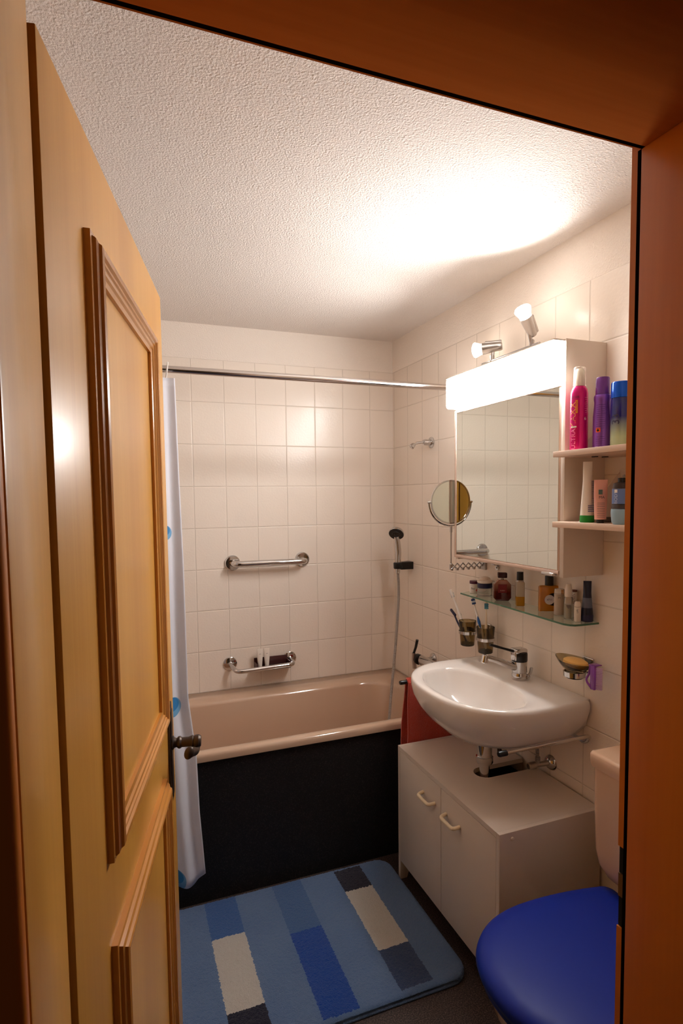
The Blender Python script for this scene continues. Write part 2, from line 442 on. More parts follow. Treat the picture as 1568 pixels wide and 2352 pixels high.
bm = new(); box(bm, 1.200, 1.217, 1.372, 1.425, 1.270, 1.280, 0.003, 3); obj('chrome_pull', bm, m_chrome, md)

sf = thing('ceiling_spotlight_bar', (1.30, 1.73, cabZ1), 'brushed steel lamp with two lit adjustable spots on top of the mirror cabinet', 'lamp')
bm = new(); lathe(bm, [(0, 0), (0.040, 0), (0.040, 0.020), (0.034, 0.030), (0, 0.034)], (1.30, 1.725, cabZ1), (0, 0, 1), 32, sx=1.0, sy=1.35, ref=(1, 0, 0)); obj('mount', bm, m_steel, sf)
bm = new(); cyl(bm, (1.30, 1.560, 2.012), (1.30, 1.880, 2.012), 0.0065); obj('bar', bm, m_steel, sf)
def spot(y, piv, direc, watt, tgt, nm):
    piv = Vector(piv); d = Vector(direc).normalized()
    bm = new(); cyl(bm, (1.30, y, 2.012), (piv.x+0.004, y, piv.z-0.008), 0.0062); cyl(bm, (1.30, y, 2.012), (1.30, y, 2.034), 0.0085)
    obj('stem', bm, m_steel, sf)
    base = piv-d*0.036
    bm = new(); lathe(bm, [(0, 0), (0.013, 0), (0.0155, 0.004), (0.016, 0.020), (0.021, 0.072), (0.0195, 0.072), (0.013, 0.03), (0, 0.03)], base, d, 32)
    hd = obj('spot_head', bm, m_steel, sf)
    _, u, v = frame(d)
    side = Vector((0.45, -0.2, 0.6)); side = (side-d*side.dot(d)).normalized()
    bm = new(); cyl(bm, base+side*0.016+d*0.002, base+side*0.020+d*0.062, 0.0085); obj('socket_tube', bm, m_steel, hd)
    bm = new(); lathe(bm, [(0.017, 0.066), (0.020, 0.078), (0.0265, 0.095), (0.0272, 0.098), (0.024, 0.104), (0.012, 0.109), (0, 0.110)], base, d, 32); obj('bulb', bm, m_bulb, hd)
    L = bpy.data.lights.new(nm, 'SPOT'); L.energy = watt; L.color = LAMP_COL; L.spot_size = math.radians(138 if y < 1.7 else 112); L.spot_blend = 1.0; L.shadow_soft_size = 0.012
    lo = bpy.data.objects.new(nm, L); COL.objects.link(lo); lo.parent = sf
    p = base+d*0.125
    lo.location = p-sf.location; lo.rotation_euler = d.to_track_quat('-Z', 'Y').to_euler()
spot(1.600, (1.283, 1.592, 2.075), (-0.66, -0.28, 0.70), SPOT_W[0], None, 'spot_lamp_light')
spot(1.820, (1.300, 1.820, 2.062), (-0.74, 0.67, -0.06), SPOT_W[1], None, 'spot_lamp_light')

# round shaving mirror on its extending arm
rm = thing('round_shaving_mirror', (1.37, 1.957, 1.24), 'round chrome shaving mirror on an extending arm beside the mirror cabinet', 'mirror')
c = Vector((1.212, 1.962, H-0.0235)); nrm = Vector((-0.10, -1.0, 0.0)).normalized(); ref = Vector((0, 0, 1))
bm = new(); lathe(bm, [(0, 0.001), (0.081, 0.001), (0.081, 0.0035), (0, 0.0035)], c, nrm, 64); obj('mirror_pane', bm, m_mirror, rm)
bm = new(); lathe(bm, [(0, -0.004), (0.080, -0.004), (0.0865, -0.003), (0.0875, 0.001), (0.0865, 0.005), (0.0815, 0.005), (0.0812, 0.0005), (0, 0.0005)], c, nrm, 64); obj('rim', bm, m_chrome, rm)
side = nrm.cross(ref).normalized()
bm = new(); tube(bm, [c+side*(0.094*math.cos(a))+ref*(0.094*math.sin(a)) for a in [PI+PI*i/40 for i in range(41)]], 0.0032, 10); obj('yoke', bm, m_chrome, rm)
for s in (-1, 1):
    bm = new(); cyl(bm, c+side*s*0.083, c+side*s*0.100, 0.0045); obj('pivot_knob', bm, m_chrome, rm)
bm = new(); cyl(bm, c-ref*0.094, c-ref*0.120, 0.005); cyl(bm, c-ref*0.118, c-ref*0.262, 0.003); cyl(bm, c-ref*0.245, c-ref*0.268, 0.0065); obj('stem', bm, m_steel, rm)
bm = new()
zz = H-0.0235-0.255; xs = [1.212, 1.238, 1.264, 1.290, 1.316, 1.342, 1.366]
for i in range(len(xs)-1):
    for s in (-1, 1):
        y = 1.958+0.002*s
        tube(bm, [(xs[i], y, zz+0.012*s), (xs[i+1], y, zz-0.012*s)], 0.0026, 8)
obj('extending_arm', bm, m_steel, rm)
bm = new()
for x in xs: cyl(bm, (x, 1.952, zz-0.012), (x, 1.964, zz-0.012), 0.0052, 14)
obj('arm_rivets', bm, m_steel, rm)
bm = new(); box(bm, 1.360, 1.369, 1.944, 1.974, 1.215, 1.265, 0.002); obj('wall_bracket', bm, m_steel, rm)

# small chrome wall clip under the cabinet
bm = new(); cyl(bm, (1.369, 1.872, 1.232), (1.362, 1.872, 1.232), 0.010); cyl(bm, (1.363, 1.872, 1.232), (1.359, 1.872, 1.232), 0.004); box(bm, 1.345, 1.369, 1.862, 1.884, 1.243, 1.247, 0.001)
tag(obj('hanging_bracket', bm, m_chrome), 'small chrome bracket screwed to the tiles under the mirror cabinet', 'bracket')

# ------------------------------------------------------------------ bathtub
def rrect(x0, x1, y0, y1, r, n=8):
    out = []
    for cx, cy, a0 in ((x1-r, y1-r, 0), (x0+r, y1-r, PI/2), (x0+r, y0+r, PI), (x1-r, y0+r, 1.5*PI)):
        for i in range(n+1):
            a = a0+PI/2*i/n; out.append((cx+r*math.cos(a), cy+r*math.sin(a)))
    return out
tub = thing('bathtub', (0.52, 2.45, 0), 'beige enamel bathtub with black speckled front panel along the back wall', 'bathtub')
RZ = 0.575
bm = new()
def R3(p, z): return [Vector((x, y, z)) for x, y in p]
rings = [R3(rrect(XL+0.002, XR-0.002, 2.112, YB-0.002, 0.004), RZ-0.034),
         R3(rrect(XL+0.002, XR-0.002, 2.106, YB-0.002, 0.004), RZ-0.030),
         R3(rrect(XL+0.002, XR-0.002, 2.105, YB-0.002, 0.004), RZ-0.012),
         R3(rrect(XL+0.003, XR-0.003, 2.109, YB-0.003, 0.004), RZ-0.003),
         R3(rrect(XL+0.006, XR-0.006, 2.116, YB-0.006, 0.004), RZ),
         R3(rrect(-0.24, 1.285, 2.145, 2.655, 0.215, 8), RZ),
         R3(rrect(-0.232, 1.277, 2.152, 2.648, 0.21), RZ-0.004),
         R3(rrect(-0.226, 1.270, 2.158, 2.642, 0.205), RZ-0.016),
         R3(rrect(-0.18, 1.250, 2.175, 2.625, 0.195), 0.40),
         R3(rrect(-0.10, 1.225, 2.20, 2.60, 0.18), 0.24),
         R3(rrect(-0.03, 1.19, 2.23, 2.57, 0.16), 0.175),
         R3(rrect(0.03, 1.15, 2.27, 2.53, 0.12), 0.155)]
loft(bm, rings, close1=True)
obj('tub_shell', bm, m_beige, tub, ang=50)
bm = new(); box(bm, XL+0.002, XR-0.002, 2.118, 2.14, 0.0, RZ-0.032); obj('front_panel', bm, m_apron, tub)
bm = new(); cyl(bm, (1.0, 2.40, 0.154), (1.0, 2.40, 0.159), 0.03); obj('drain', bm, m_chrome, tub)

# shower rail, curtain, hooks
bm = new(); cyl(bm, (XL+0.001, 2.10, 1.965), (XR-0.001, 2.10, 1.965), 0.0125, 32)
for x, s in ((XL+0.001, 1), (XR-0.001, -1)): lathe(bm, [(0, 0), (0.026, 0), (0.026, 0.006), (0.016, 0.012), (0, 0.014)], (x, 2.10, 1.965), (s, 0, 0), 28)
tag(obj('shower_curtain_rod', bm, mat('polished_rod_steel', (0.66, 0.61, 0.58, 1), 0.16, 1.0)), 'chrome shower curtain rod spanning above the bathtub', 'curtain rod')
m_curt = mat('white_curtain_with_blue_drops', srgb(226, 228, 238), 0.55, trans=0.0)
t = NT(m_curt); g = t.pos(); o3 = t.xyz(g)
def blob(cx, cz, rx, rz):
    dx = t.math('DIVIDE', t.math('SUBTRACT', o3[0], cx), rx); dz = t.math('DIVIDE', t.math('SUBTRACT', o3[2], cz), rz)
    return t.math('LESS_THAN', t.math('ADD', t.math('MULTIPLY', dx, dx), t.math('MULTIPLY', dz, dz)), 1.0)
base = srgb(226, 228, 238)
for cx, cz, s in ((0.135, 1.406, 1.0), (0.142, 0.792, 1.35), (0.135, 0.150, 1.6), (-0.02, 1.65, 1.3), (-0.09, 1.1, 1.2), (-0.19, 1.45, 1.3), (0.0, 0.45, 1.4), (-0.2, 0.7, 1.3)):
    base = t.mix(blob(cx, cz-0.006*s, 0.022*s, 0.026*s), base, srgb(112, 170, 214))
    base = t.mix(blob(cx-0.002, cz+0.002, 0.018*s, 0.018*s), base, srgb(48, 128, 190))
t.l(base, t.b.inputs['Base Color'])
cur = thing('shower_curtain', (-0.05, 2.07, 0.13), 'white shower curtain with blue drops, bunched behind the door in front of the bathtub', 'shower curtain')
bm = new(); NX, NZ = 90, 60
edge = [(1.93, 0.183), (1.58, 0.188), (1.28, 0.194), (0.81, 0.197), (0.60, 0.219), (0.39, 0.224), (0.145, 0.240)]
def ed(z):
    for (za, xa), (zb, xb) in zip(edge, edge[1:]):
        if z >= zb: return xa+(xb-xa)*(za-z)/(za-zb)
    return edge[-1][1]
rows = []
for j in range(NZ+1):
    row = []
    for i in range(NX+1):
        s = i/NX; ztop = 1.928; zbot = 0.125-0.012*math.sin(s*9)+(0.03*max(0, (s-0.93)/0.07))
        z = ztop+(zbot-ztop)*j/NZ
        x = -0.29+(ed(z)+0.29)*s
        k = 0.35+0.65*j/NZ
        y = 2.068+0.018*k*math.sin(s*34+0.6*math.sin(z*2))*(1 if s < 0.93 else (1-s)/0.07)-0.006*j/NZ*math.sin(z*7+s*5)
        y -= 0.008*max(0, (s-0.85)/0.15)
        row.append(bm.verts.new((x, y, z)))
    rows.append(row)
for j in range(NZ):
    for i in range(NX): bm.faces.new((rows[j][i], rows[j][i+1], rows[j+1][i+1], rows[j+1][i]))
cs = obj('curtain_cloth', bm, m_curt, cur)
sm = cs.modifiers.new('solid', 'SOLIDIFY'); sm.thickness = 0.0012
for k in range(7):
    x = 0.160-0.068*k; bm = new()
    tube(bm, [(x+0.006*math.sin(a)*0+0.004*math.cos(a), 2.098+0.020*math.sin(a), 1.958+0.030*math.cos(a)) for a in [2*PI*i/24-0.2 for i in range(25)]], 0.0022, 8)
    obj('curtain_hook', bm, m_white, cur)

# ------------------------------------------------------------------ bars on the back wall
gb = thing('grab_bar', (0.67, YB, 1.20), 'straight chrome grab bar on the back wall, higher of the two bars', 'grab bar')
zb = H-0.3145
bm = new(); tube(bm, fillet([(0.494, YB-0.004, zb), (0.494, 2.735, zb), (0.850, 2.735, zb-0.002), (0.850, YB-0.004, zb-0.002)], 0.028), 0.0150, 20); obj('bar', bm, m_chrome, gb)
for x in (0.494, 0.850):
    bm = new(); lathe(bm, [(0, 0), (0.038, 0), (0.0375, 0.006), (0.033, 0.010), (0.018, 0.011), (0, 0.011)], (x, YB-0.0005, zb), (0, -1, 0), 40); obj('wall_rosette', bm, m_chrome, gb)
sb = thing('soap_rail', (0.62, YB, 0.66), 'chrome rail with dark soap tray on the back wall just above the bathtub', 'soap rail')
z1, z2 = H-0.8125, H-0.8175
bm = new(); tube(bm, fillet([(0.471, YB-0.004, z1), (0.487, 2.715, z1-0.022), (0.775, 2.715, z2-0.010), (0.775, YB-0.004, z2)], 0.03), 0.0112, 20); obj('bar', bm, m_chrome, sb)
for x, z in ((0.471, z1), (0.775, z2)):
    bm = new(); lathe(bm, [(0, 0), (0.034, 0), (0.0335, 0.005), (0.029, 0.008), (0, 0.009)], (x, YB-0.0005, z), (0, -1, 0), 40); obj('wall_rosette', bm, m_chrome, sb)
m_tray = mat('dark_brown_plastic', srgb(70, 36, 34), 0.3)
bm = new(); zt = H-0.845
box(bm, 0.588, 0.760, 2.722, 2.790, zt, zt+0.008, 0.003)
box(bm, 0.588, 0.760, 2.784, 2.790, zt, zt+0.05, 0.002); box(bm, 0.588, 0.760, 2.722, 2.727, zt, zt+0.022, 0.002)
box(bm, 0.588, 0.594, 2.722, 2.790, zt, zt+0.032, 0.002); box(bm, 0.754, 0.760, 2.722, 2.790, zt, zt+0.032, 0.002)
obj('soap_tray', bm, m_tray, sb)
def squeeze_tube(name, base, w, h, d, m, mcap, caph, label, group=None, axis=(1, 0, 0), rcap=None, taper=0.55, cat='tube', tipw=1.0):
    """tube standing on its cap: round at the cap, flat crimp on top; axis = width direction"""
    base = Vector(base); ax = Vector(axis).normalized(); dn = Vector((0, 0, 1)).cross(ax)
    t0 = thing(name, base, label, cat, group)
    rc = rcap or d/2
    bm = new(); lathe(bm, [(0, 0), (rc*0.92, 0), (rc, 0.002), (rc*1.0, caph-0.001), (rc*0.97, caph), (0, caph)], base, (0, 0, 1), 32); obj('cap', bm, mcap, t0)
    bm = new(); rings = []; n = 32; L = h-caph
    for k in range(15):
        q = k/14; a = (w/2)*(d/w+(tipw-d/w)*min(1, q*1.6)) ; bb = (d/2)*(1-q)**0.7 + 0.0008
        if q > 0.93: bb = 0.0008
        rings.append([base+ax*(a*math.cos(2*PI*i/n))+dn*(bb*math.sin(2*PI*i/n))+Vector((0, 0, caph+L*q)) for i in range(n)])
    loft(bm, rings, True, True); body = obj('tube_body', bm, m, t0)
    return t0, body
m_tubew = mat('white_tube_plastic', srgb(232, 222, 210), 0.4)
m_grey = mat('grey_print', srgb(120, 110, 108), 0.6)
for (x, lab, dx) in ((0.611, 'small white hotel toiletry tube on the soap tray, left of the two', -0.004), (0.646, 'small white hotel toiletry tube on the soap tray, right of the two', 0.0)):
    t0, bd = squeeze_tube('toiletry_tube', (x, 2.754, zt+0.0085), 0.030, 0.094, 0.020, m_tubew, m_white, 0.010, lab, 'hotel tubes on the soap tray', (1, dx*-12, 0))
    text('print', 'f\u2193f' if False else '\u00bb\u00ab', 0.010, m_grey, bd, lambda a, c_, x=x: Vector((x+a, 2.754-0.0062, zt+0.078+c_)))
    text('print', '\u2014\u2014', 0.006, m_grey, bd, lambda a, c_, x=x: Vector((x+a, 2.754-0.0098, zt+0.045+c_)))

# ------------------------------------------------------------------ shower fittings on the right wall
sa = thing('fixed_shower_head', (XR, 2.388, 1.765), 'short chrome fixed shower head on the side wall above the shaving mirror', 'shower head')
zs = H+0.252
bm = new(); lathe(bm, [(0, 0), (0.026, 0), (0.026, 0.004), (0.020, 0.007), (0, 0.008)], (XR-0.0005, 2.388, zs), (-1, 0, 0), 32); obj('wall_rosette', bm, m_chrome, sa)
bm = new(); lathe(bm, [(0, 0.006), (0.0135, 0.006), (0.0145, 0.03), (0.0125, 0.042), (0.008, 0.046), (0, 0.047)], (XR, 2.388, zs), (-1, 0, 0), 32)
tube(bm, spline([(1.330, 2.388, zs), (1.305, 2.388, zs-0.002), (1.285, 2.388, zs-0.006), (1.272, 2.388, zs-0.014)], 6), 0.0062, 14); obj('arm', bm, m_chrome, sa)
bm = new(); lathe(bm, [(0, 0), (0.008, 0), (0.0115, 0.008), (0.0125, 0.020), (0.010, 0.022), (0, 0.022)], (1.278, 2.388, zs-0.010), (-0.75, 0, -0.66), 24); obj('nozzle', bm, m_chrome, sa)

hsd = thing('hand_shower', (1.30, 2.59, 1.15), 'chrome hand shower with a dark spray face hanging in a black wall holder', 'hand shower')
bm = new(); prism(bm, [(XR-0.001, 2.572, ), (XR-0.001, 2.632), (1.302, 2.605), (1.302, 2.577)], 2, H-0.368, H-0.330, 0.002)
lathe(bm, [(0.0195, 0), (0.0215, 0.004), (0.0215, 0.028), (0.0195, 0.032), (0.0140, 0.032), (0.0135, 0)], (1.288, 2.585, H-0.362), (-0.05, 0, 1), 28)
obj('wall_holder', bm, m_black, hsd)
bm = new()
tube(bm, spline([(1.288, 2.585, H-0.385), (1.288, 2.584, H-0.33), (1.288, 2.580, H-0.28), (1.282, 2.578, H-0.225), (1.276, 2.574, H-0.198)], 8), lambda s: 0.0105+0.0050*math.sin(min(1, s*1.05)*PI*0.8), 18)
obj('grip', bm, m_chrome, hsd)
hd_d = Vector((-0.45, -0.55, -0.62)).normalized(); hc = Vector((1.276, 2.572, H-0.178))
bm = new(); lathe(bm, [(0, -0.020), (0.022, -0.016), (0.033, -0.006), (0.0385, 0.006), (0.0385, 0.012), (0.0375, 0.013)], hc, hd_d, 40); obj('head', bm, m_chrome, hsd)
bm = new(); lathe(bm, [(0.0375, 0.0125), (0.0365, 0.0145), (0.020, 0.015), (0.019, 0.017), (0.010, 0.017), (0.009, 0.0155), (0, 0.0155)], hc, hd_d, 40); obj('spray_face', bm, mat('dark_spray_face', srgb(36, 36, 38), 0.3), hsd)
m_hose = mat('corrugated_steel_hose', (0.55, 0.52, 0.50, 1), 0.28, 1.0)
t = NT(m_hose); o4 = t.xyz(t.pos()); t.l(t.bump(t.math('SINE', t.math('MULTIPLY', o4[2], 1400)), 1.0, 0.0012), t.b.inputs['Normal'])
bm = new()
tube(bm, spline([(1.288, 2.585, H-0.38), (1.286, 2.575, H-0.50), (1.272, 2.575, H-0.70), (1.240, 2.54, H-0.84), (1.195, 2.49, H-1.02), (1.150, 2.42, H-1.18), (1.15, 2.34, H-1.22),
                 (1.20, 2.29, H-1.12), (1.262, 2.30, H-0.95), (1.29, 2.315, H-0.80)], 10), 0.0068, 14)
obj('hose', bm, m_hose, hsd)

mx = thing('bath_mixer', (XR, 2.30, 0.70), 'chrome bath mixer tap with black lever on the wall behind the wash basin', 'mixer tap')
zm = H-0.778
for y in (2.370, 2.215):
    bm = new(); lathe(bm, [(0, 0), (0.029, 0), (0.028, 0.006), (0.020, 0.012), (0.012, 0.014), (0.011, 0.03), (0.013, 0.034), (0.013, 0.05), (0, 0.05)], (XR-0.0005, y, zm), (-1, 0, 0), 32); obj('wall_union', bm, m_chrome, mx)
bm = new(); lathe(bm, [(0, 0), (0.020, 0), (0.024, 0.006), (0.024, 0.17), (0.020, 0.18), (0, 0.18)], (1.305, 2.205, zm), (0, 1, 0), 32); obj('body', bm, m_chrome, mx)
bm = new(); lathe(bm, [(0, 0), (0.0245, 0), (0.0245, 0.022), (0, 0.022)], (1.300, 2.384, zm), (0, 1, 0), 32); obj('cartridge_ring', bm, m_black, mx)
bm = new(); tube(bm, [(1.285, 2.405, zm-0.045), (1.281, 2.408, zm), (1.280, 2.405, zm+0.030)], lambda s: 0.0105-0.002*s, 14); obj('lever_block', bm, m_steel, mx)
bm = new(); tube(bm, [(1.280, 2.405, zm+0.028), (1.284, 2.392, zm+0.060), (1.287, 2.382, zm+0.098)], lambda s: 0.0055+0.0015*s, 14); obj('lever', bm, m_black, mx)

# ------------------------------------------------------------------ vanity cabinet
VX, VY0, VY1, VZ = 0.981, 1.326, 1.977, 0.540
van = thing('vanity_cabinet', (1.17, 1.65, 0), 'greige two door cabinet standing under the wash basin', 'cabinet')
for y0, y1 in ((VY0, VY0+0.016), (VY1-0.016, VY1)):
    bm = new(); prism(bm, [(VX, 0.0), (VX, VZ), (XR-0.012, VZ), (XR-0.012, 0.0), (1.30, 0.0), (1.30, 0.06), (VX+0.05, 0.06), (VX+0.03, 0.0)], 1, y0, y1, 0.0008)
    obj('side_panel', bm, m_van, van)
sy0, sy1, sxr = 1.622, 1.700, 0.039
poly = [(VX, VY0+0.0165), (VX, VY1-0.0165), (XR-0.012, VY1-0.0165), (XR-0.012, sy1)]
cxs = 1.125+sxr
for i in range(13):
    a = PI/2+PI*i/12; poly.append((cxs+sxr*math.cos(a), (sy0+sy1)/2+sxr*math.sin(a)))
poly += [(XR-0.012, sy0), (XR-0.012, VY0+0.0165)]
bm = new(); prism(bm, poly, 2, VZ-0.0165, VZ-0.0005); bmesh.ops.triangulate(bm, faces=[f for f in bm.faces if len(f.verts) > 8])
obj('top_panel', bm, m_van, van, smooth=False)
bm = new(); box(bm, VX+0.02, XR-0.014, VY0+0.017, VY1-0.017, 0.075, 0.091); obj('bottom_panel', bm, m_van, van)
bm = new(); box(bm, XR-0.020, XR-0.014, VY0+0.017, VY1-0.017, 0.092, VZ-0.06); obj('back_panel', bm, m_hole, van)  # panel coloured near black for the shade inside the cabinet
ymid = 1.652
for y0, y1, hy in ((VY0+0.0175, ymid-0.001, 1.575), (ymid+0.001, VY1-0.0175, 1.732)):
    bm = new(); box(bm, VX+0.0005, VX+0.016, y0, y1, 0.078, VZ-0.0185, 0.001)
    dr = obj('door', bm, m_van, van)
    bm = new(); x = VX; zh = 0.446
    tube(bm, fillet([(x, hy-0.042, zh+0.004), (x-0.026, hy-0.038, zh), (x-0.026, hy+0.038, zh), (x, hy+0.042, zh+0.004)], 0.014), 0.0062, 14)
    obj('handle', bm, m_handle, dr)
bm = new(); lathe(bm, [(0, 0), (0.006, 0), (0.005, 0.003), (0, 0.004)], (1.025, VY0, 0.519), (0, -1, 0), 16); obj('screw_cap', bm, m_cab, van)

# ------------------------------------------------------------------ wash basin
basin = thing('wash_basin', (1.17, 1.665, 0.665), 'white oval ceramic wash basin mounted on the tiled side wall', 'wash basin')
BYC, BHW, BXF, BXC, BN = 1.665, 0.288, 0.934, 1.20, 2.45
def inside_outer(x, y, s=1.0, g=0.0, xb=XR-0.002):
    hw = BHW*s+g; xf = BXC-(BXC-BXF)*s-g
    if x > xb: return False
    dy = abs(y-BYC)/hw
    if dy > 1: return False
    if x >= BXC: return True
    return ((BXC-x)/(BXC-xf))**BN+dy**BN <= 1
C0 = (1.13, 1.655)
NA = 120
def ray_hit(fn, a):
    lo, hi = 0.0, 0.8
    for _ in range(40):
        m_ = (lo+hi)/2
        if fn(C0[0]+m_*math.cos(a), C0[1]+m_*math.sin(a)): lo = m_
        else: hi = m_
    return Vector((C0[0]+lo*math.cos(a), C0[1]+lo*math.sin(a), 0))
angs = [2*PI*i/NA for i in range(NA)]
def outer(s, g, z, xb=XR-0.002): return [ray_hit(lambda x, y: inside_outer(x, y, s, g, xb), a)+Vector((0, 0, z)) for a in angs]
BCX, BCY, BSX, BSY = 1.093, 1.640, 0.128, 0.222
def bowl(s, z, ox=0.0, oy=0.0):
    def fn(x, y): return (abs((x-BCX-ox)/(BSX*s))**2.3+abs((y-BCY-oy)/(BSY*s))**2.3) <= 1
    out = []
    for a in angs:
        # the ray starts at C0; fall back to an ellipse for the small rings
        if s > 0.6: p_ = ray_hit(fn, a)
        else: p_ = Vector((BCX+ox+BSX*s*math.cos(a), BCY+oy+BSY*s*math.sin(a)*(1 if s > 0.3 else 0.7), 0))
        out.append(p_+Vector((0, 0, z)))
    return out
def ell(cx, cy, rx, ry, z, xb=XR-0.002): return [Vector((min(xb, cx+rx*math.cos(a)), cy+ry*math.sin(a), z)) for a in angs]
ZB = 0.865
rings = [ell(1.140, 1.652, 0.022, 0.022, ZB-0.138), bowl(0.42, ZB-0.132, 0.02, 0), bowl(0.70, ZB-0.110), bowl(0.84, ZB-0.080), bowl(0.93, ZB-0.045), bowl(0.985, ZB-0.014), bowl(1.01, ZB-0.004), bowl(1.035, ZB-0.0005),
         outer(0.955, 0, ZB-0.0005), outer(0.985, 0, ZB-0.001), outer(1.0, 0, ZB-0.006), outer(1.006, 0, ZB-0.015), outer(1.004, 0, ZB-0.028), outer(0.985, 0, ZB-0.055), outer(0.93, 0, ZB-0.088), outer(0.83, 0, ZB-0.124), outer(0.70, 0, ZB-0.155)]
# the lower body closes towards the waste
rings += [[Vector((p_.x*0.55+1.20*0.45 if p_.x < 1.25 else p_.x-0.02, BYC+(p_.y-BYC)*0.62, ZB-0.186)) for p_ in outer(0.62, 0, 0)],
          [Vector((p_.x*0.3+1.17*0.7, BYC-0.008+(p_.y-BYC)*0.34, ZB-0.200)) for p_ in outer(0.62, 0, 0)],
          ell(1.157, 1.652, 0.026, 0.026, ZB-0.201)]
bm = new(); loft(bm, rings, True, True); obj('basin_body', bm, m_ceram, basin, ang=75)
bm = new(); lathe(bm, [(0, 0), (0.022, 0), (0.022, 0.003), (0.016, 0.004), (0, 0.002)], (1.140, 1.652, ZB-0.138), (0, 0, 1), 24); obj('waste_ring', bm, m_chrome, basin)
bm = new()
dxp, dyp = 1.157, 1.652
lathe(bm, [(0, 0), (0.036, 0), (0.036, -0.004), (0.026, -0.006), (0.0255, -0.056), (0.027, -0.058), (0.0295, -0.060), (0.0295, -0.078), (0.0275, -0.082), (0.0175, -0.083), (0.0170, -0.30), (0, -0.30)], (dxp, dyp, 0.6635), (0, 0, 1), 36)
obj('waste_pipe', bm, m_chrome, basin)
bm = new(); cyl(bm, (dxp+0.02, dyp, 0.635), (dxp+0.062, dyp+0.005, 0.640), 0.006); tube(bm, spline([(dxp+0.055, dyp+0.005, 0.648), (dxp+0.07, dyp+0.01, 0.625), (dxp+0.08, dyp+0.015, 0.60)], 4), 0.004, 8)
cyl(bm, (dxp+0.062, dyp+0.004, 0.662), (dxp+0.062, dyp+0.004, 0.60), 0.005)
obj('popup_linkage', bm, m_iron, basin)

# basin mixer
fx, fy = 1.293, 1.640
fc = thing('basin_mixer', (fx, fy, ZB), 'chrome basin mixer tap with long black lever on the wash basin', 'mixer tap')
bm = new(); lathe(bm, [(0, 0), (0.0255, 0), (0.0265, 0.003), (0.0265, 0.020), (0.0245, 0.024), (0.0245, 0.026), (0.0262, 0.028), (0.0262, 0.060), (0.0265, 0.066)], (fx, fy, ZB), (0, 0, 1), 40)
obj('body', bm, m_chrome, fc)
bm = new()
tube(bm, spline([(fx-0.010, fy, ZB+0.046), (fx-0.045, fy, ZB+0.056), (fx-0.10, fy, ZB+0.080), (fx-0.138, fy, ZB+0.093)], 8), lambda s: 0.0165-0.006*min(1, s*1.5), 20)
obj('spout', bm, m_chrome, fc)
bm = new(); lathe(bm, [(0, 0), (0.0105, 0), (0.0125, 0.004), (0.0125, 0.026), (0.0105, 0.028), (0, 0.028)], (fx-0.142, fy, ZB+0.103), (-0.25, 0, -1), 24); obj('aerator', bm, m_chrome, fc)
bm = new(); lathe(bm, [(0, 0.066), (0.0255, 0.066), (0.0275, 0.070), (0.0275, 0.092), (0.026, 0.098), (0, 0.098)], (fx, fy, ZB), (0, 0, 1), 40); obj('cartridge_cover', bm, m_black, fc)
bm = new(); box(bm, fx-0.027, fx+0.022, fy-0.020, fy+0.022, ZB+0.094, ZB+0.112, 0.007, 4); box(bm, fx-0.0285, fx-0.018, fy-0.014, fy+0.014, ZB+0.070, ZB+0.108, 0.004, 3); obj('cap', bm, m_chrome, fc)
bm = new(); tube(bm, [(fx-0.022, fy, ZB+0.102), (fx-0.07, fy, ZB+0.118), (fx-0.125, fy, ZB+0.137)], lambda s: 0.0052-0.001*math.sin(s*PI), 14); obj('lever', bm, m_black, fc)
bm = new(); tube(bm, spline([(fx+0.020, fy-0.014, ZB+0.014), (fx+0.030, fy-0.020, ZB+0.022), (fx+0.031, fy-0.026, ZB+0.044)], 5), lambda s: 0.0045+0.0012*s, 12)
lathe(bm, [(0, 0), (0.0065, 0), (0.0065, 0.012), (0, 0.012)], (fx+0.018, fy-0.022, ZB+0.004), (0.2, -0.2, 1), 16); obj('popup_knob', bm, m_chrome, fc)

# angle valves
def valve(yv, zv, label, up_to):
    o = thing('angle_valve', (XR, yv, zv), label, 'valve', 'angle valves under the basin')
    bm = new(); lathe(bm, [(0, 0), (0.027, 0), (0.025, 0.005), (0.017, 0.014), (0.010, 0.016), (0, 0.016)], (XR-0.0005, yv, zv), (-1, 0, 0), 32); obj('wall_rosette', bm, m_chrome, o)
    bm = new(); cyl(bm, (XR-0.012, yv, zv), (XR-0.060, yv+0.012, zv-0.004), 0.009); lathe(bm, [(0, 0), (0.012, 0), (0.013, 0.004), (0.013, 0.024), (0.010, 0.028), (0, 0.028)], (XR-0.058, yv+0.012, zv-0.004), (-1, 0.1, -0.1), 18)
    obj('valve_body', bm, m_steel, o)
    bm = new(); cyl(bm, (XR-0.050, yv+0.010, zv), (XR-0.050, yv+0.010, zv+0.026), 0.0085, 6); tube(bm, spline([(XR-0.050, yv+0.010, zv+0.024), (XR-0.052, yv+0.015, zv+0.06), up_to], 6), 0.0062, 12)
    obj('supply_hose', bm, m_hose, o)
valve(1.562, 0.582, 'chrome angle valve by the wall under the basin, nearer the toilet', (1.305, 1.60, 0.695))
valve(1.712, 0.606, 'chrome angle valve by the wall under the basin, beyond the waste pipe', (1.300, 1.70, 0.695))

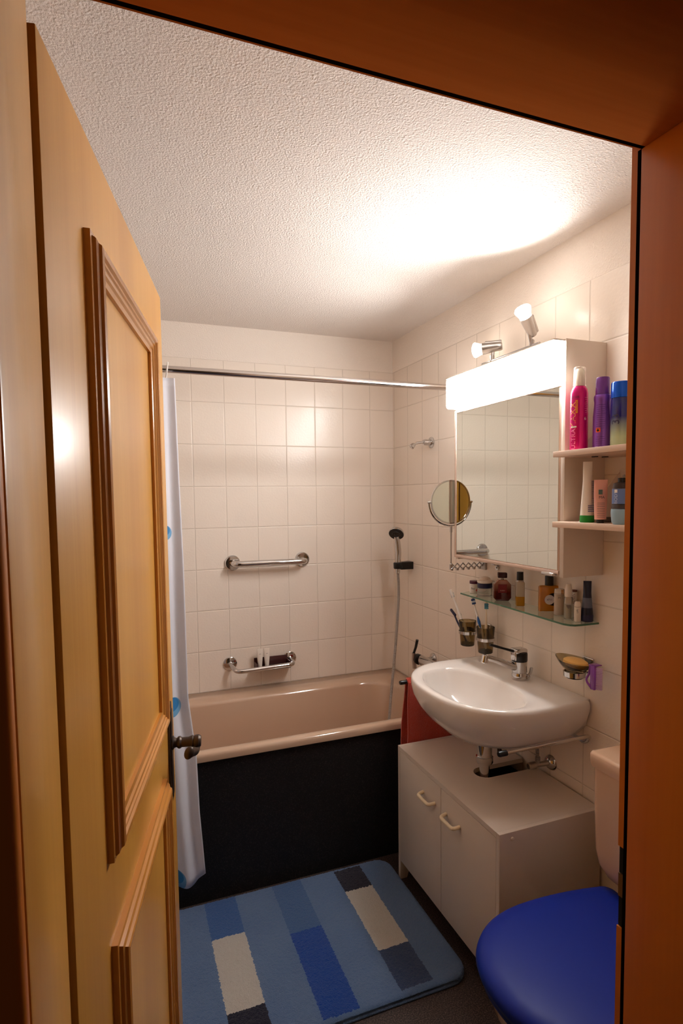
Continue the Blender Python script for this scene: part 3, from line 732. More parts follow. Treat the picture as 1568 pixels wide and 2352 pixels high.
# towel arms under the basin
def towel_arm(ya, za, label, sgn):
    o = thing('towel_rail', (XR-0.02, ya, za), label, 'towel rail', 'towel rails under the wash basin')
    bm = new()
    tube(bm, fillet([(1.030, ya, za), (1.350, ya, za), (1.350, ya+0.020*sgn, za-0.032), (1.338, ya+0.115*sgn, za-0.012)], 0.018), 0.0062, 14); obj('arm', bm, m_chrome, o)
    bm = new(); lathe(bm, [(0, 0), (0.007, 0), (0.0085, 0.003), (0.0085, 0.028), (0, 0.028)], (1.004, ya, za), (1, 0, 0), 20); obj('end_cap', bm, m_black, o)
    bm = new(); box(bm, 1.33, XR-0.001, ya+0.10*sgn-0.012, ya+0.10*sgn+0.012, za-0.03, za+0.01, 0.003); obj('wall_bracket', bm, m_chrome, o)
towel_arm(1.365, 0.758, 'empty chrome towel rail with black tip under the near side of the wash basin', 1)
towel_arm(2.004, 0.778, 'chrome towel rail with black tip carrying the red towel', -1)

# red towel
m_tow = mat('red_terry_cloth', srgb(190, 54, 24), 0.95, bump=(420, 1.0, 0.004), sheen=0.5)
bm = new(); NXT, NT_ = 40, 46; rows = []
for j in range(NT_+1):
    q = j/NT_; row = []
    for i in range(NXT+1):
        s = i/NXT
        za = 0.778
        # goes up the front (towards the basin), over the arm, and down the back
        L1, L2 = 0.36+0.05*s, 0.40
        tt = -L1+(L1+L2)*q
        fold = 0.006*math.sin(s*21+1.0)+0.004*math.sin(s*9+tt*6)
        if tt < -0.012: y = 2.004-0.014-0.003*min(1, (-tt)/0.2)+fold*min(1, -tt/0.12)*0.12; z = za+tt+0.012
        elif tt > 0.012: y = 2.004+0.013+fold*min(1, tt/0.12)+0.012*min(1, tt/0.2); z = za-tt+0.012
        else:
            a = tt/0.012*PI/2; y = 2.004+0.013*math.sin(a); z = za+0.013*math.cos(a)
        x = 1.036+0.285*s-0.010*min(1, abs(tt)/0.3)*(1-s)+0.002*math.sin(tt*20)
        row.append(bm.verts.new((x, y, z)))
    rows.append(row)
for j in range(NT_):
    for i in range(NXT): bm.faces.new((rows[j][i], rows[j][i+1], rows[j+1][i+1], rows[j+1][i]))
tw = obj('towel', bm, m_tow); tag(tw, 'red terry towel hanging over a rail between wash basin and bathtub', 'towel')
sm = tw.modifiers.new('solid', 'SOLIDIFY'); sm.thickness = 0.006; sm.offset = 0

# ------------------------------------------------------------------ glass shelf with toiletries
gs = thing('glass_shelf', (1.32, 1.69, 1.113), 'green edged glass shelf on the wall below the mirror cabinet', 'shelf')
gpoly = [(XR-0.001, 1.358), (1.300, 1.360), (1.280, 1.363), (1.268, 1.372), (1.260, 1.392), (1.285, 2.008), (XR-0.001, 2.030)]
bm = new(); prism(bm, gpoly, 2, 1.1125, 1.1185)
for f in bm.faces: f.material_index = 0 if abs(f.normal.z) > 0.5 or len(f.verts) > 4 else 1
obj('glass_plate', bm, [m_glass, m_gedge], gs, smooth=False)
for y in (1.45, 1.95):
    bm = new(); cyl(bm, (XR-0.001, y, 1.107), (XR-0.022, y, 1.107), 0.005); obj('shelf_clip', bm, m_chrome, gs)
ZG = 1.119
def grp(z): return 'toiletries on the glass shelf' if abs(z-ZG) < 0.01 else ('bottles on the upper wall shelf' if z > 1.6 else 'toiletries on the lower wall shelf')
def bottle(name, x, y, z, parts, label, cat='bottle', seg=32):
    t0 = thing(name, (x, y, z), label, cat, grp(z))
    objs = []
    for nm, prof, m in parts:
        bm = new(); lathe(bm, prof, (x, y, z), (0, 0, 1), seg); objs.append(obj(nm, bm, m, t0))
    return t0, objs
def wrap(x, y, z, r, phi0):
    """map text plane onto a vertical cylinder; phi0 = direction of the label centre"""
    def fn(a, b_): 
        ph = phi0+a/r
        return Vector((x+(r+0.0004)*math.cos(ph), y+(r+0.0004)*math.sin(ph), z+b_))
    return fn
def wrapv(x, y, z, r, phi0):
    """same, but the writing runs upwards"""
    f = wrap(x, y, z, r, phi0)
    return lambda a, b_: f(-b_, a)
def patch(name, m, parent, fn, w, h, n=8):
    bm = new(); A = [bm.verts.new(fn(-w/2+w*i/n, -h/2)) for i in range(n+1)]; B = [bm.verts.new(fn(-w/2+w*i/n, h/2)) for i in range(n+1)]
    for i in range(n): bm.faces.new((A[i], A[i+1], B[i+1], B[i]))
    return obj(name, bm, m, parent)
def toward(x, y): return math.atan2(-y, -x)    # direction from the item to the camera
m_purple = mat('dark_purple_plastic', srgb(84, 30, 58), 0.35)
m_red = mat('red_print', srgb(214, 60, 50), 0.5)
x, y = 1.334, 1.980
t0, o_ = bottle('cream_jar', x, y, ZG, [('jar_body', [(0, 0), (0.0175, 0), (0.019, 0.002), (0.019, 0.036), (0.018, 0.038), (0, 0.038)], m_white), ('lid', [(0, 0.0385), (0.0198, 0.0385), (0.0198, 0.047), (0.0185, 0.050), (0, 0.050)], m_purple)],
       'small white jar with purple lid at the far end of the glass shelf', 'jar')
text('print', 'Bay', 0.011, m_purple, o_[0], wrap(x, y, ZG+0.020, 0.019, toward(x, y)-0.35))
bm = new(); lathe(bm, [(0, 0), (0.005, 0), (0, 0.0005)], (x+0.0192*math.cos(toward(x, y)+0.55), y+0.0192*math.sin(toward(x, y)+0.55), ZG+0.013), (math.cos(toward(x, y)+0.55), math.sin(toward(x, y)+0.55), 0), 20); obj('red_mark', bm, m_red, o_[0])
m_navy = mat('navy_plastic', srgb(24, 26, 66), 0.3)
x, y = 1.326, 1.897
t0, o_ = bottle('cream_jar', x, y, ZG, [('jar_body', [(0, 0), (0.027, 0), (0.0295, 0.003), (0.0295, 0.030), (0.027, 0.034), (0, 0.034)], mat('clear_jar_glass', srgb(224, 220, 214), 0.05, trans=0.75, ior=1.4)),
       ('navy_band', [(0, 0.034), (0.0285, 0.034), (0.0295, 0.036), (0.0285, 0.052), (0, 0.052)], m_navy), ('lid', [(0, 0.0522), (0.0265, 0.0522), (0.0300, 0.056), (0.0290, 0.063), (0.022, 0.067), (0.020, 0.073), (0.010, 0.078), (0, 0.079)], m_tubew)],
       'glass cream jar with navy band and domed white lid on the glass shelf', 'jar')
# octagonal red perfume bottle
def flat_bottle(name, x, y, z, outline, depth, m, label, face):
    t0 = thing(name, (x, y, z), label, 'perfume bottle', grp(z))
    ax = Vector((math.cos(face+PI/2), math.sin(face+PI/2), 0)); dn = Vector((math.cos(face), math.sin(face), 0))
    bm = new()
    A = [bm.verts.new(Vector((x, y, z))+ax*u+dn*depth/2+Vector((0, 0, v))) for u, v in outline]
    B = [bm.verts.new(Vector((x, y, z))+ax*u-dn*depth/2+Vector((0, 0, v))) for u, v in outline]
    f1 = bm.faces.new(A); f2 = bm.faces.new(B)
    for i in range(len(A)): bm.faces.new((A[i], A[(i+1) % len(A)], B[(i+1) % len(A)], B[i]))
    bmesh.ops.bevel(bm, geom=list(f1.edges)+list(f2.edges), offset=0.004, segments=2, profile=0.5, affect='EDGES')
    bo = obj('bottle_body', bm, m, t0)
    def pl(a, b_): return Vector((x, y, z))+ax*a+dn*(depth/2+0.0006)+Vector((0, 0, b_))
    return t0, bo, pl
def obox(x, y, z0, z1, w, d, face, bev=0.002):
    bm = new(); box(bm, -w/2, w/2, -d/2, d/2, z0, z1, bev, 3)
    Mx = Matrix.Translation((x, y, 0)) @ Matrix.Rotation(face+PI/2, 4, 'Z'); bmesh.ops.transform(bm, matrix=Mx, verts=bm.verts); return bm
m_ruby = mat('ruby_gradient_glass', srgb(120, 20, 18), 0.06, coat=0.5)
t = NT(m_ruby); tc = t.n('ShaderNodeTexCoord'); oz = t.xyz(t.pos())
mr = t.n('ShaderNodeMapRange'); mr.inputs['From Min'].default_value = ZG+0.035; mr.inputs['From Max'].default_value = ZG+0.078; t.l(oz[2], mr.inputs['Value'])
t.l(t.mix(mr.outputs[0], srgb(88, 14, 14), srgb(196, 140, 118)), t.b.inputs['Base Color']); t.b.inputs['Transmission Weight'].default_value = 0.35
x, y = 1.326, 1.786; fa = toward(x, y)+0.12
t0, bo, pl = flat_bottle('perfume_bottle', x, y, ZG, [(-0.022, 0), (0.022, 0), (0.032, 0.012), (0.032, 0.062), (0.016, 0.080), (-0.016, 0.080), (-0.032, 0.062), (-0.032, 0.012)], 0.026, m_ruby, 'octagonal ruby red perfume bottle with brown cap on the glass shelf', fa)
bm = new(); lathe(bm, [(0.006, 0.080), (0.007, 0.087)], (x, y, ZG), (0, 0, 1), 16); obj('collar', bm, m_chrome, t0)
obj('cap', obox(x, y, ZG+0.087, ZG+0.107, 0.034, 0.024, fa, 0.003), mat('dark_maroon_cap', srgb(58, 18, 18), 0.25), t0)
lb_ = patch('label', mat('dark_red_label', srgb(120, 18, 20), 0.4), bo, lambda a, c_: pl(a, c_+0.048), 0.032, 0.032, 1)
text('print', 'RUBIN', 0.006, mat('pale_print', srgb(210, 180, 170), 0.5), bo, lambda a, c_: pl(a, c_+0.040)+Vector((-0.0003, -0.0003, 0)))
# slim bottle
x, y = 1.324, 1.680; fa = toward(x, y)+0.2
t0 = thing('perfume_bottle', (x, y, ZG), 'slim clear square bottle half full of yellow liquid with black cap on the glass shelf', 'perfume bottle', grp(ZG))
m_slim = mat('slim_bottle_glass', srgb(212, 200, 180), 0.05, trans=0.45, ior=1.3)
t = NT(m_slim); oz = t.xyz(t.pos()); f = t.math('LESS_THAN', oz[2], ZG+0.034)
t.l(t.mix(f, srgb(214, 204, 188), srgb(206, 150, 30)), t.b.inputs['Base Color'])
obj('bottle_body', obox(x, y, ZG, ZG+0.086, 0.0285, 0.0285, fa, 0.0025), m_slim, t0)
bm = new()
for s in (-0.008, 0.0, 0.008):
    pass
bm.free()
bm = new(); lathe(bm, [(0, 0.0865), (0.0135, 0.0865), (0.0135, 0.092), (0, 0.092)], (x, y, ZG), (0, 0, 1), 24); obj('collar', bm, m_steel, t0)
bm = new(); lathe(bm, [(0, 0.0922), (0.0118, 0.0922), (0.0122, 0.095), (0.0115, 0.122), (0, 0.123)], (x, y, ZG), (0, 0, 1), 24); obj('cap', bm, m_black, t0)
# amber square bottle
m_amber = mat('amber_cologne_glass', srgb(206, 132, 18), 0.05, trans=0.35, ior=1.35, coat=0.3)
x, y = 1.350, 1.560; fa = toward(x, y)+0.30
t0, bo, pl = flat_bottle('cologne_bottle', x, y, ZG, [(-0.034, 0), (0.034, 0), (0.034, 0.084), (0.028, 0.0885), (-0.028, 0.0885), (-0.034, 0.084)], 0.026, m_amber, 'square amber cologne bottle with black cap and round label on the glass shelf', fa)
bm = new(); lathe(bm, [(0, 0.0885), (0.014, 0.0885), (0.014, 0.118), (0.013, 0.121), (0, 0.121)], (x, y, ZG), (0, 0, 1), 24); obj('cap', bm, m_black, t0)
def disc(pl, cx, cz, r, off=0.0):
    bm = new(); c_ = bm.verts.new(pl(cx, cz)); vs = [bm.verts.new(pl(cx+r*math.cos(2*PI*i/28), cz+r*math.sin(2*PI*i/28))) for i in range(28)]
    for i in range(28): bm.faces.new((c_, vs[i], vs[(i+1) % 28]))
    if off: bmesh.ops.translate(bm, vec=Vector((-0.7, -0.7, 0))*off, verts=bm.verts)
    return bm
obj('black_label', disc(pl, 0.010, 0.042, 0.0215), m_black, bo)
obj('white_label', disc(pl, -0.002, 0.041, 0.0165, 0.0006), mat('label_white', srgb(220, 216, 222), 0.5), bo)
text('print', '4711', 0.009, m_navy, bo, lambda a, c_: pl(a-0.002, c_+0.041)+Vector((-0.0009, -0.0009, 0)))
# frosted tube, spray, vial, balm, dark tube
m_frost = mat('frosted_plastic', srgb(214, 198, 182), 0.35, trans=0.35, ior=1.3)
x, y = 1.338, 1.497
t0, o_ = bottle('lotion_bottle', x, y, ZG, [('bottle_body', [(0, 0), (0.015, 0), (0.0165, 0.002), (0.0165, 0.068), (0.0155, 0.070), (0, 0.070)], m_frost), ('cap', [(0, 0.0702), (0.0162, 0.0702), (0.0162, 0.084), (0.015, 0.086), (0, 0.086)], m_clear)],
       'frosted clear lotion bottle beside the amber bottle on the glass shelf')
text('print', 'M', 0.010, m_grey, o_[0], wrap(x, y, ZG+0.058, 0.0165, toward(x, y)))
x, y = 1.322, 1.438
t0, o_ = bottle('spray_bottle', x, y, ZG, [('bottle_body', [(0, 0), (0.012, 0), (0.0135, 0.002), (0.0135, 0.066), (0.010, 0.071), (0, 0.071)], m_clear), ('cap', [(0, 0.0712), (0.0115, 0.0712), (0.0115, 0.088), (0.0085, 0.108), (0.0075, 0.112), (0, 0.113)], m_tubew)],
       'clear travel spray bottle with tall white cap on the glass shelf')
bm = new(); lathe(bm, [(0, 0.002), (0.0115, 0.002), (0.0115, 0.045), (0, 0.045)], (x, y, ZG), (0, 0, 1), 20); obj('liquid', bm, mat('pale_liquid', srgb(222, 214, 190), 0.2, trans=0.6), o_[0])
text('print', '♥', 0.012, m_grey, o_[0], wrap(x, y, ZG+0.040, 0.0135, toward(x, y)))
x, y = 1.356, 1.452
m_brown = mat('brown_print', srgb(116, 60, 50), 0.5)
t0, o_ = bottle('slim_vial', x, y, ZG, [('vial_body', [(0, 0), (0.0092, 0), (0.0095, 0.002), (0.0095, 0.082), (0, 0.083)], m_tubew), ('cap', [(0, 0.0832), (0.0105, 0.0832), (0.0105, 0.088), (0, 0.089)], m_brown)],
       'slim white vial with brown rim and lettering behind the lip balm on the glass shelf', 'vial')
text('print', 'ROSEN', 0.011, m_brown, o_[0], wrapv(x, y, ZG+0.060, 0.0095, toward(x, y)))
x, y = 1.318, 1.394
t0, o_ = bottle('lip_balm', x, y, ZG, [('tube_body', [(0, 0), (0.0095, 0), (0.0102, 0.001), (0.0102, 0.046), (0, 0.047)], m_tubew), ('cap', [(0, 0.0472), (0.0100, 0.0472), (0.0095, 0.058), (0.006, 0.063), (0, 0.064)], m_tubew)],
       'short white lip balm stick at the front corner of the glass shelf', 'lip balm')
text('print', 'LIPS', 0.007, m_black, o_[0], wrapv(x, y, ZG+0.034, 0.0102, toward(x, y)))
m_dtube = mat('dark_blue_tube', srgb(16, 24, 52), 0.3)
t = NT(m_dtube); oz = t.xyz(t.pos())
f = t.math('MULTIPLY', t.math('GREATER_THAN', oz[2], ZG+0.044), t.math('LESS_THAN', oz[2], ZG+0.075))
t.l(t.mix(f, srgb(16, 26, 56), srgb(92, 100, 122)), t.b.inputs['Base Color'])
squeeze_tube('cream_tube', (1.346, 1.384, ZG), 0.040, 0.127, 0.036, m_dtube, m_navy, 0.022, 'dark blue cosmetic tube with silver band, nearest on the glass shelf', 'toiletries on the glass shelf', (0.8, -0.6, 0), rcap=0.0185, tipw=0.60)

# ------------------------------------------------------------------ tumblers
tw_ = thing('tumbler_holder', (XR, 1.925, 0.95), 'chrome double tumbler holder on the wall beside the basin mixer', 'tumbler holder')
cups = ((1.306, 1.987), (1.306, 1.862)); zc = 0.903
for cx, cy in cups:
    bm = new(); lathe(bm, [(0.0325, -0.006), (0.0355, -0.006), (0.0358, 0.006), (0.0330, 0.006), (0.0325, -0.006)], (cx, cy, zc+0.055), (0, 0, 1), 40); obj('ring', bm, m_chrome, tw_)
bm = new(); box(bm, XR-0.012, XR-0.001, 1.905, 1.945, 0.925, 1.000, 0.004, 3); tube(bm, [(XR-0.01, 1.925, zc+0.055), (1.335, 1.925, zc+0.055)], 0.006, 10); tube(bm, [(1.334, 1.955, zc+0.055), (1.334, 1.895, zc+0.055)], 0.005, 10)
obj('wall_plate', bm, m_chrome, tw_)
for (cx, cy), lab in zip(cups, ('smoked glass tumbler on the wall holding a toothbrush and a razor, farther of two', 'smoked glass tumbler on the wall holding two toothbrushes, nearer of two')):
    t0 = thing('tumbler', (cx, cy, zc), lab, 'tumbler', 'tumblers on the wall')
    bm = new(); lathe(bm, [(0.0265, 0.0105), (0.0300, 0.058), (0.0335, 0.100), (0.0345, 0.102), (0.0355, 0.100), (0.0320, 0.058), (0.0285, 0.0105)], (cx, cy, zc), (0, 0, 1), 40)
    vs = bm.verts[:]
    obj('glass_wall', bm, m_smoke, t0)
    bm = new(); lathe(bm, [(0, 0), (0.026, 0), (0.0280, 0.002), (0.0285, 0.010), (0, 0.010)], (cx, cy, zc), (0, 0, 1), 40); obj('glass_base', bm, m_smoked, t0)
m_bw = mat('toothbrush_white', srgb(248, 246, 244), 0.35)
m_bb = mat('toothbrush_blue', srgb(26, 90, 160), 0.4)
def brush(p0, p1, head_dir, label, grip, hdl=m_bw, bri=('b', 'w', 'b')):
    p0, p1 = Vector(p0), Vector(p1); t0 = thing('toothbrush', p0, label, 'toothbrush', 'toothbrushes in the tumblers'); d = (p1-p0)
    L = d.length; d.normalize()
    bend = Vector(head_dir).normalized()
    P = spline([p0, p0+d*L*0.35-bend*0.002, p0+d*L*0.62+bend*0.000, p0+d*L*0.82+bend*0.001, p1], 8)
    bm = new(); tube(bm, P, lambda s: (0.0040+0.0022*math.sin(min(1, s/0.62)*PI)) if s < 0.62 else (0.0040-0.0008*min(1, (s-0.62)/0.1) if s < 0.84 else 0.0066), 12, True, 0.75); obj('handle', bm, hdl, t0)
    if grip:
        bm = new(); tube(bm, [p0+d*L*q+bend*0.0018 for q in (0.38, 0.44, 0.50, 0.56, 0.62)], lambda s: 0.0018+0.0046*math.sin(s*PI), 12, True, 0.9); obj('grip', bm, grip, t0)
    for k, c_ in enumerate(bri):
        q0 = L*0.845+0.0075*k; a = p0+d*q0
        _, u, v = frame(d); sd = bend.cross(d).normalized(); bm = new()
        for su in (-1, 0, 1):
            tube(bm, [a+d*0.0035+sd*0.0042*su+bend*0.002, a+d*0.0035+sd*0.0046*su+bend*0.012], 0.0036, 8)
        obj('bristles', bm, {'b': mat('bristle_navy', srgb(28, 60, 118), 0.6), 'w': mat('bristle_white', srgb(214, 220, 226), 0.6), 't': mat('bristle_teal', srgb(70, 130, 150), 0.6)}[c_], t0)
    return t0
zb0 = zc+0.016
brush((1.306, 1.858, zb0), (1.302, 1.950, H-0.402), (-0.5, -0.85, 0), 'white toothbrush with blue grip and striped bristles in the nearer tumbler', m_bb)
brush((1.312, 1.868, zb0), (1.306, 1.858, H-0.409), (-0.5, -0.85, 0), 'plain cream toothbrush with teal bristles standing upright in the nearer tumbler', None, mat('toothbrush_cream', srgb(228, 210, 184), 0.4), ('t', 't', 't'))
brush((1.312, 1.978, zb0), (1.298, 2.106, H-0.400), (0.5, 0.85, 0), 'white toothbrush with navy grip leaning out of the farther tumbler', m_navy, m_bw, ('w', 'w', 'w'))
rz = thing('razor', (1.300, 1.990, zb0), 'dark blue disposable razor leaning in the farther tumbler', 'razor')
bm = new(); tube(bm, spline([(1.300, 1.985, zb0), (1.296, 2.015, zb0+0.04), (1.292, 2.045, zb0+0.075), (1.290, 2.062, zb0+0.100)], 6), lambda s: 0.0045-0.001*s, 12); obj('handle', bm, m_navy, rz)
bm = new(); box(bm, -0.004, 0.004, -0.021, 0.021, -0.005, 0.005, 0.0015); bmesh.ops.transform(bm, matrix=Matrix.Translation((1.287, 2.066, zb0+0.106)) @ Matrix.Rotation(0.5, 4, 'X'), verts=bm.verts); obj('blade_head', bm, m_navy, rz)

# ------------------------------------------------------------------ soap dish
sd = thing('soap_dish', (1.318, 1.395, 0.965), 'smoked glass soap dish in a chrome holder on the wall right of the wash basin', 'soap dish')
sc = Vector((1.313, 1.398, H-0.556)); n = 40
bm = new(); rings = []
for sx_, sy_, z in ((0.020, 0.032, 0.006), (0.034, 0.052, 0.016), (0.043, 0.068, 0.030), (0.046, 0.0735, 0.036), (0.0475, 0.0755, 0.036), (0.044, 0.070, 0.027), (0.035, 0.053, 0.011), (0.022, 0.034, 0.0)):
    rings.append([sc+Vector((sx_*math.cos(a)*(1-0.25*max(0, math.sin(a))), sy_*math.sin(a)*(1.0 if math.sin(a) > 0 else 0.92), z+0.004*max(0, math.sin(a)))) for a in [2*PI*i/n for i in range(n)]])
loft(bm, rings, True, True); obj('dish', bm, m_smoke, sd)
bm = new(); lathe(bm, [(0.029, -0.014), (0.033, -0.014), (0.034, 0.002), (0.030, 0.002), (0.029, -0.014)], sc, (0, 0, 1), 36)
tube(bm, [sc+Vector((0.033, -0.004, -0.004)), (XR-0.003, sc.y-0.004, sc.z-0.004)], 0.0065, 10)
box(bm, XR-0.008, XR-0.001, sc.y-0.026, sc.y+0.020, sc.z-0.030, sc.z+0.040, 0.003)
obj('holder', bm, m_chrome, sd)
bm = new(); lathe(bm, [(0, -0.020), (0.026, -0.019), (0.0285, -0.013), (0.028, -0.002), (0, -0.002)], sc, (0, 0, 1), 36); obj('dish_foot', bm, m_smoked, sd)
bm = new(); rings = []
for s, z in ((0.5, 0.008), (0.85, 0.012), (1.0, 0.021), (0.95, 0.030), (0.75, 0.035), (0.4, 0.0375), (0.05, 0.038)):
    rings.append([sc+Vector((0.029*s*math.cos(a), -0.004+0.046*s*math.sin(a), z+0.005)) for a in [2*PI*i/n for i in range(n)]])
loft(bm, rings, True, True); tag(obj('soap_bar', bm, mat('orange_soap', srgb(250, 200, 116), 0.45)), 'oval orange soap bar lying in the smoked soap dish', 'soap')
m_pur = mat('purple_transparent_plastic', srgb(176, 96, 206), 0.12, trans=0.6, ior=1.4)
nb = thing('nail_brush', (1.31, 1.318, 0.93), 'purple transparent nail brush hanging on the right of the soap dish', 'brush')
bx, by, bz = 1.310, 1.308, H-0.510
bm = new(); tube(bm, spline([(bx-0.010, by+0.012, bz-0.004), (bx-0.012, by+0.014, bz-0.028), (bx-0.018, by+0.018, bz-0.050), (bx-0.010, by+0.004, bz-0.074)], 6), 0.0034, 10)
box(bm, bx-0.014, bx+0.016, by-0.008, by+0.016, bz-0.004, bz, 0.0015); obj('clip', bm, m_pur, nb)
bm = new(); box(bm, bx-0.014, bx-0.004, by-0.008, by+0.010, bz-0.075, bz-0.002, 0.003); obj('brush_back', bm, m_pur, nb)
bm = new()
for k in range(14):
    z = bz-0.009-k*0.0048
    tube(bm, [(bx-0.008, by-0.006, z), (bx+0.004, by-0.020, z-0.001)], 0.0014, 6); tube(bm, [(bx-0.002, by-0.002, z), (bx+0.012, by-0.015, z-0.001)], 0.0014, 6)
obj('bristles', bm, mat('pale_purple_bristles', srgb(214, 186, 226), 0.5), nb)

# ------------------------------------------------------------------ side shelves with bottles
SX = 1.172
def wall_shelf(ztop, label):
    o = thing('wall_shelf', (1.27, 1.10, ztop-0.016), label, 'shelf', 'wall shelves beside the cabinet')
    bm = new(); box(bm, SX, XR-0.001, 0.80, 1.3445, ztop-0.0160, ztop, 0.0008); obj('board', bm, m_cabr, o)
    for y in (1.285, 0.90):
        bm = new(); prism(bm, [(1.215, ztop), (XR-0.001, ztop), (XR-0.001, ztop+0.145)], 1, y, y+0.003); box(bm, XR-0.004, XR-0.001, y-0.028, y+0.003, ztop+0.02, ztop+0.15, 0.001)
        obj('triangular_bracket', bm, m_cab, o)
        bm = new(); lathe(bm, [(0, 0), (0.005, 0), (0.004, 0.003), (0, 0.003)], (XR-0.004, y-0.015, ztop+0.13), (-1, 0, 0), 12); obj('screw', bm, m_steel, o)
    for x in (1.262, 1.300):
        bm = new(); box(bm, x, x+0.010, 1.275, 1.290, ztop-0.0185, ztop-0.0158); obj('bracket_slot', bm, m_black, o)
ZU, ZL = H+0.1245, H-0.0785
wall_shelf(ZU, 'cream wall shelf right of the mirror cabinet, upper of two, holding three tall spray bottles')
wall_shelf(ZL, 'cream wall shelf right of the mirror cabinet, lower of two, holding tubes')
m_mag = mat('magenta_metallic', srgb(206, 10, 110), 0.25, 0.35)
m_trans = mat('translucent_white_cap', srgb(240, 236, 230), 0.12, trans=0.85, ior=1.2)
x, y = 1.222, 1.298
t0, o_ = bottle('mousse_can', x, y, ZU, [('can_body', [(0, 0), (0.0235, 0), (0.0245, 0.003), (0.0242, 0.08), (0.0236, 0.14), (0.0232, 0.160), (0.021, 0.172), (0.0168, 0.180), (0, 0.181)], m_mag),
       ('overcap', [(0.0160, 0.1815), (0.0172, 0.182), (0.0158, 0.232), (0.0140, 0.2345), (0, 0.2355)], m_trans), ('nozzle', [(0, 0.1815), (0.0125, 0.1815), (0.0130, 0.195), (0.0108, 0.222), (0.006, 0.229), (0, 0.229)], mat('nozzle_cream', srgb(234, 224, 204), 0.5))],
       'tall magenta hair mousse can with clear cap on the upper wall shelf', 'spray can')
ph = toward(x, y)
m_gold = mat('gold_print', srgb(236, 150, 90), 0.5); m_yel = mat('yellow_label', srgb(240, 160, 20), 0.5)
text('print', 'GETAB', 0.009, mat('dark_maroon_print', srgb(74, 6, 44), 0.5), o_[0], wrap(x, y, ZU+0.148, 0.0234, ph-0.62))
text('print', 'MAXX', 0.027, m_gold, o_[0], wrapv(x, y, ZU+0.098, 0.0241, ph-0.72))
yl = patch('yellow_label', m_yel, o_[0], wrap(x, y, ZU+0.122, 0.0242, ph-0.28), 0.0062, 0.036)
text('print', 'VOLUMEN', 0.0065, m_mag, o_[0], wrapv(x, y, ZU+0.122, 0.0246, ph-0.28))
patch('white_bar', m_white, o_[0], wrap(x, y, ZU+0.066, 0.0243, ph-0.62), 0.017, 0.004)
text('print', 'ULTRA', 0.019, mat('pink_print', srgb(240, 130, 180), 0.5), o_[0], wrapv(x, y, ZU+0.032, 0.0246, ph-0.62))
text('print', '6', 0.013, mat('pale_pink_print', srgb(240, 200, 215), 0.5), o_[0], wrap(x, y, ZU+0.088, 0.0243, ph+0.70))
for k in range(9): patch('print', mat('pink_print', srgb(240, 130, 180), 0.5), o_[0], wrap(x, y, ZU+0.105+0.0052*k, 0.0240, ph+0.82), 0.006+0.003*((k*7) % 3)/2, 0.0011, 3)
m_vio = mat('violet_metallic', srgb(132, 78, 170), 0.28, 0.45); m_violetc = mat('violet_transparent_cap', srgb(128, 62, 160), 0.2, trans=0.35)
x, y = 1.252, 1.243
t0, o_ = bottle('hairspray_can', x, y, ZU, [('can_body', [(0, 0), (0.0240, 0), (0.0245, 0.003), (0.0240, 0.09), (0.0218, 0.118), (0.0212, 0.128), (0.0225, 0.138), (0.0222, 0.145), (0.0205, 0.149), (0, 0.150)], m_vio),
       ('cap', [(0.0, 0.1505), (0.0188, 0.1505), (0.0180, 0.194), (0.0165, 0.197), (0, 0.1975)], m_violetc)],
       'violet hairspray can with violet cap and orange flame symbol on the upper wall shelf', 'spray can')
ph = toward(x, y)
m_or = mat('orange_hazard', srgb(236, 96, 20), 0.5)
patch('hazard_label', m_or, o_[0], wrap(x, y, ZU+0.052, 0.0245, ph-0.42), 0.0125, 0.0125)
fl = [(0, -0.0045), (0.0028, -0.0035), (0.0034, -0.001), (0.0020, 0.0015), (0.0012, 0.0008), (0.0004, 0.0046), (-0.0016, 0.0015), (-0.0030, 0.0002), (-0.0034, -0.002), (-0.0022, -0.0040)]
bm = new(); fw_ = wrap(x, y, ZU+0.052, 0.0249, ph-0.42); bm.faces.new([bm.verts.new(fw_(a, c_)) for a, c_ in fl]); obj('flame_symbol', bm, m_black, o_[0])
m_dp = mat('dark_violet_print', srgb(74, 34, 104), 0.5)
for k in range(20):
    if 4 < k < 8: continue
    patch('print', m_dp, o_[0], wrap(x, y, ZU+0.010+0.0058*k, 0.0247-0.0001*max(0, k-13)*1.6, ph-0.18), 0.020+0.004*((k*5) % 4)/3, 0.0009, 4)
text('print', 'WELLAFLEX' if False else '300 ml', 0.006, mat('pale_violet_print', srgb(222, 200, 236), 0.5), o_[0], wrap(x, y, ZU+0.0055, 0.0248, ph-0.45))
m_blueg = mat('blue_to_clear_bottle', srgb(30, 40, 120), 0.12, 0.0, trans=0.25, coat=0.3)
t = NT(m_blueg); oz = t.xyz(t.pos()); mr = t.n('ShaderNodeMapRange'); mr.inputs['From Min'].default_value = ZU+0.028; mr.inputs['From Max'].default_value = ZU+0.082; t.l(oz[2], mr.inputs['Value'])
t.l(t.mix(mr.outputs[0], srgb(196, 212, 168), srgb(34, 36, 120)), t.b.inputs['Base Color'])
x, y = 1.262, 1.188
t0, o_ = bottle('shampoo_bottle', x, y, ZU, [('bottle_body', [(0, 0), (0.0250, 0), (0.0265, 0.003), (0.0262, 0.10), (0.0255, 0.128), (0.0245, 0.132), (0, 0.132)], m_blueg), ('cap', [(0, 0.1325), (0.0262, 0.1325), (0.0258, 0.172), (0.0245, 0.1745), (0, 0.175)], mat('bright_blue_metallic_cap', srgb(10, 84, 200), 0.2, 0.4))],
       'blue to clear bottle with bright blue cap on the upper wall shelf')
text('print', '33', 0.030, m_navy, o_[0], wrapv(x, y, ZU+0.075, 0.0265, toward(x, y)-0.5))
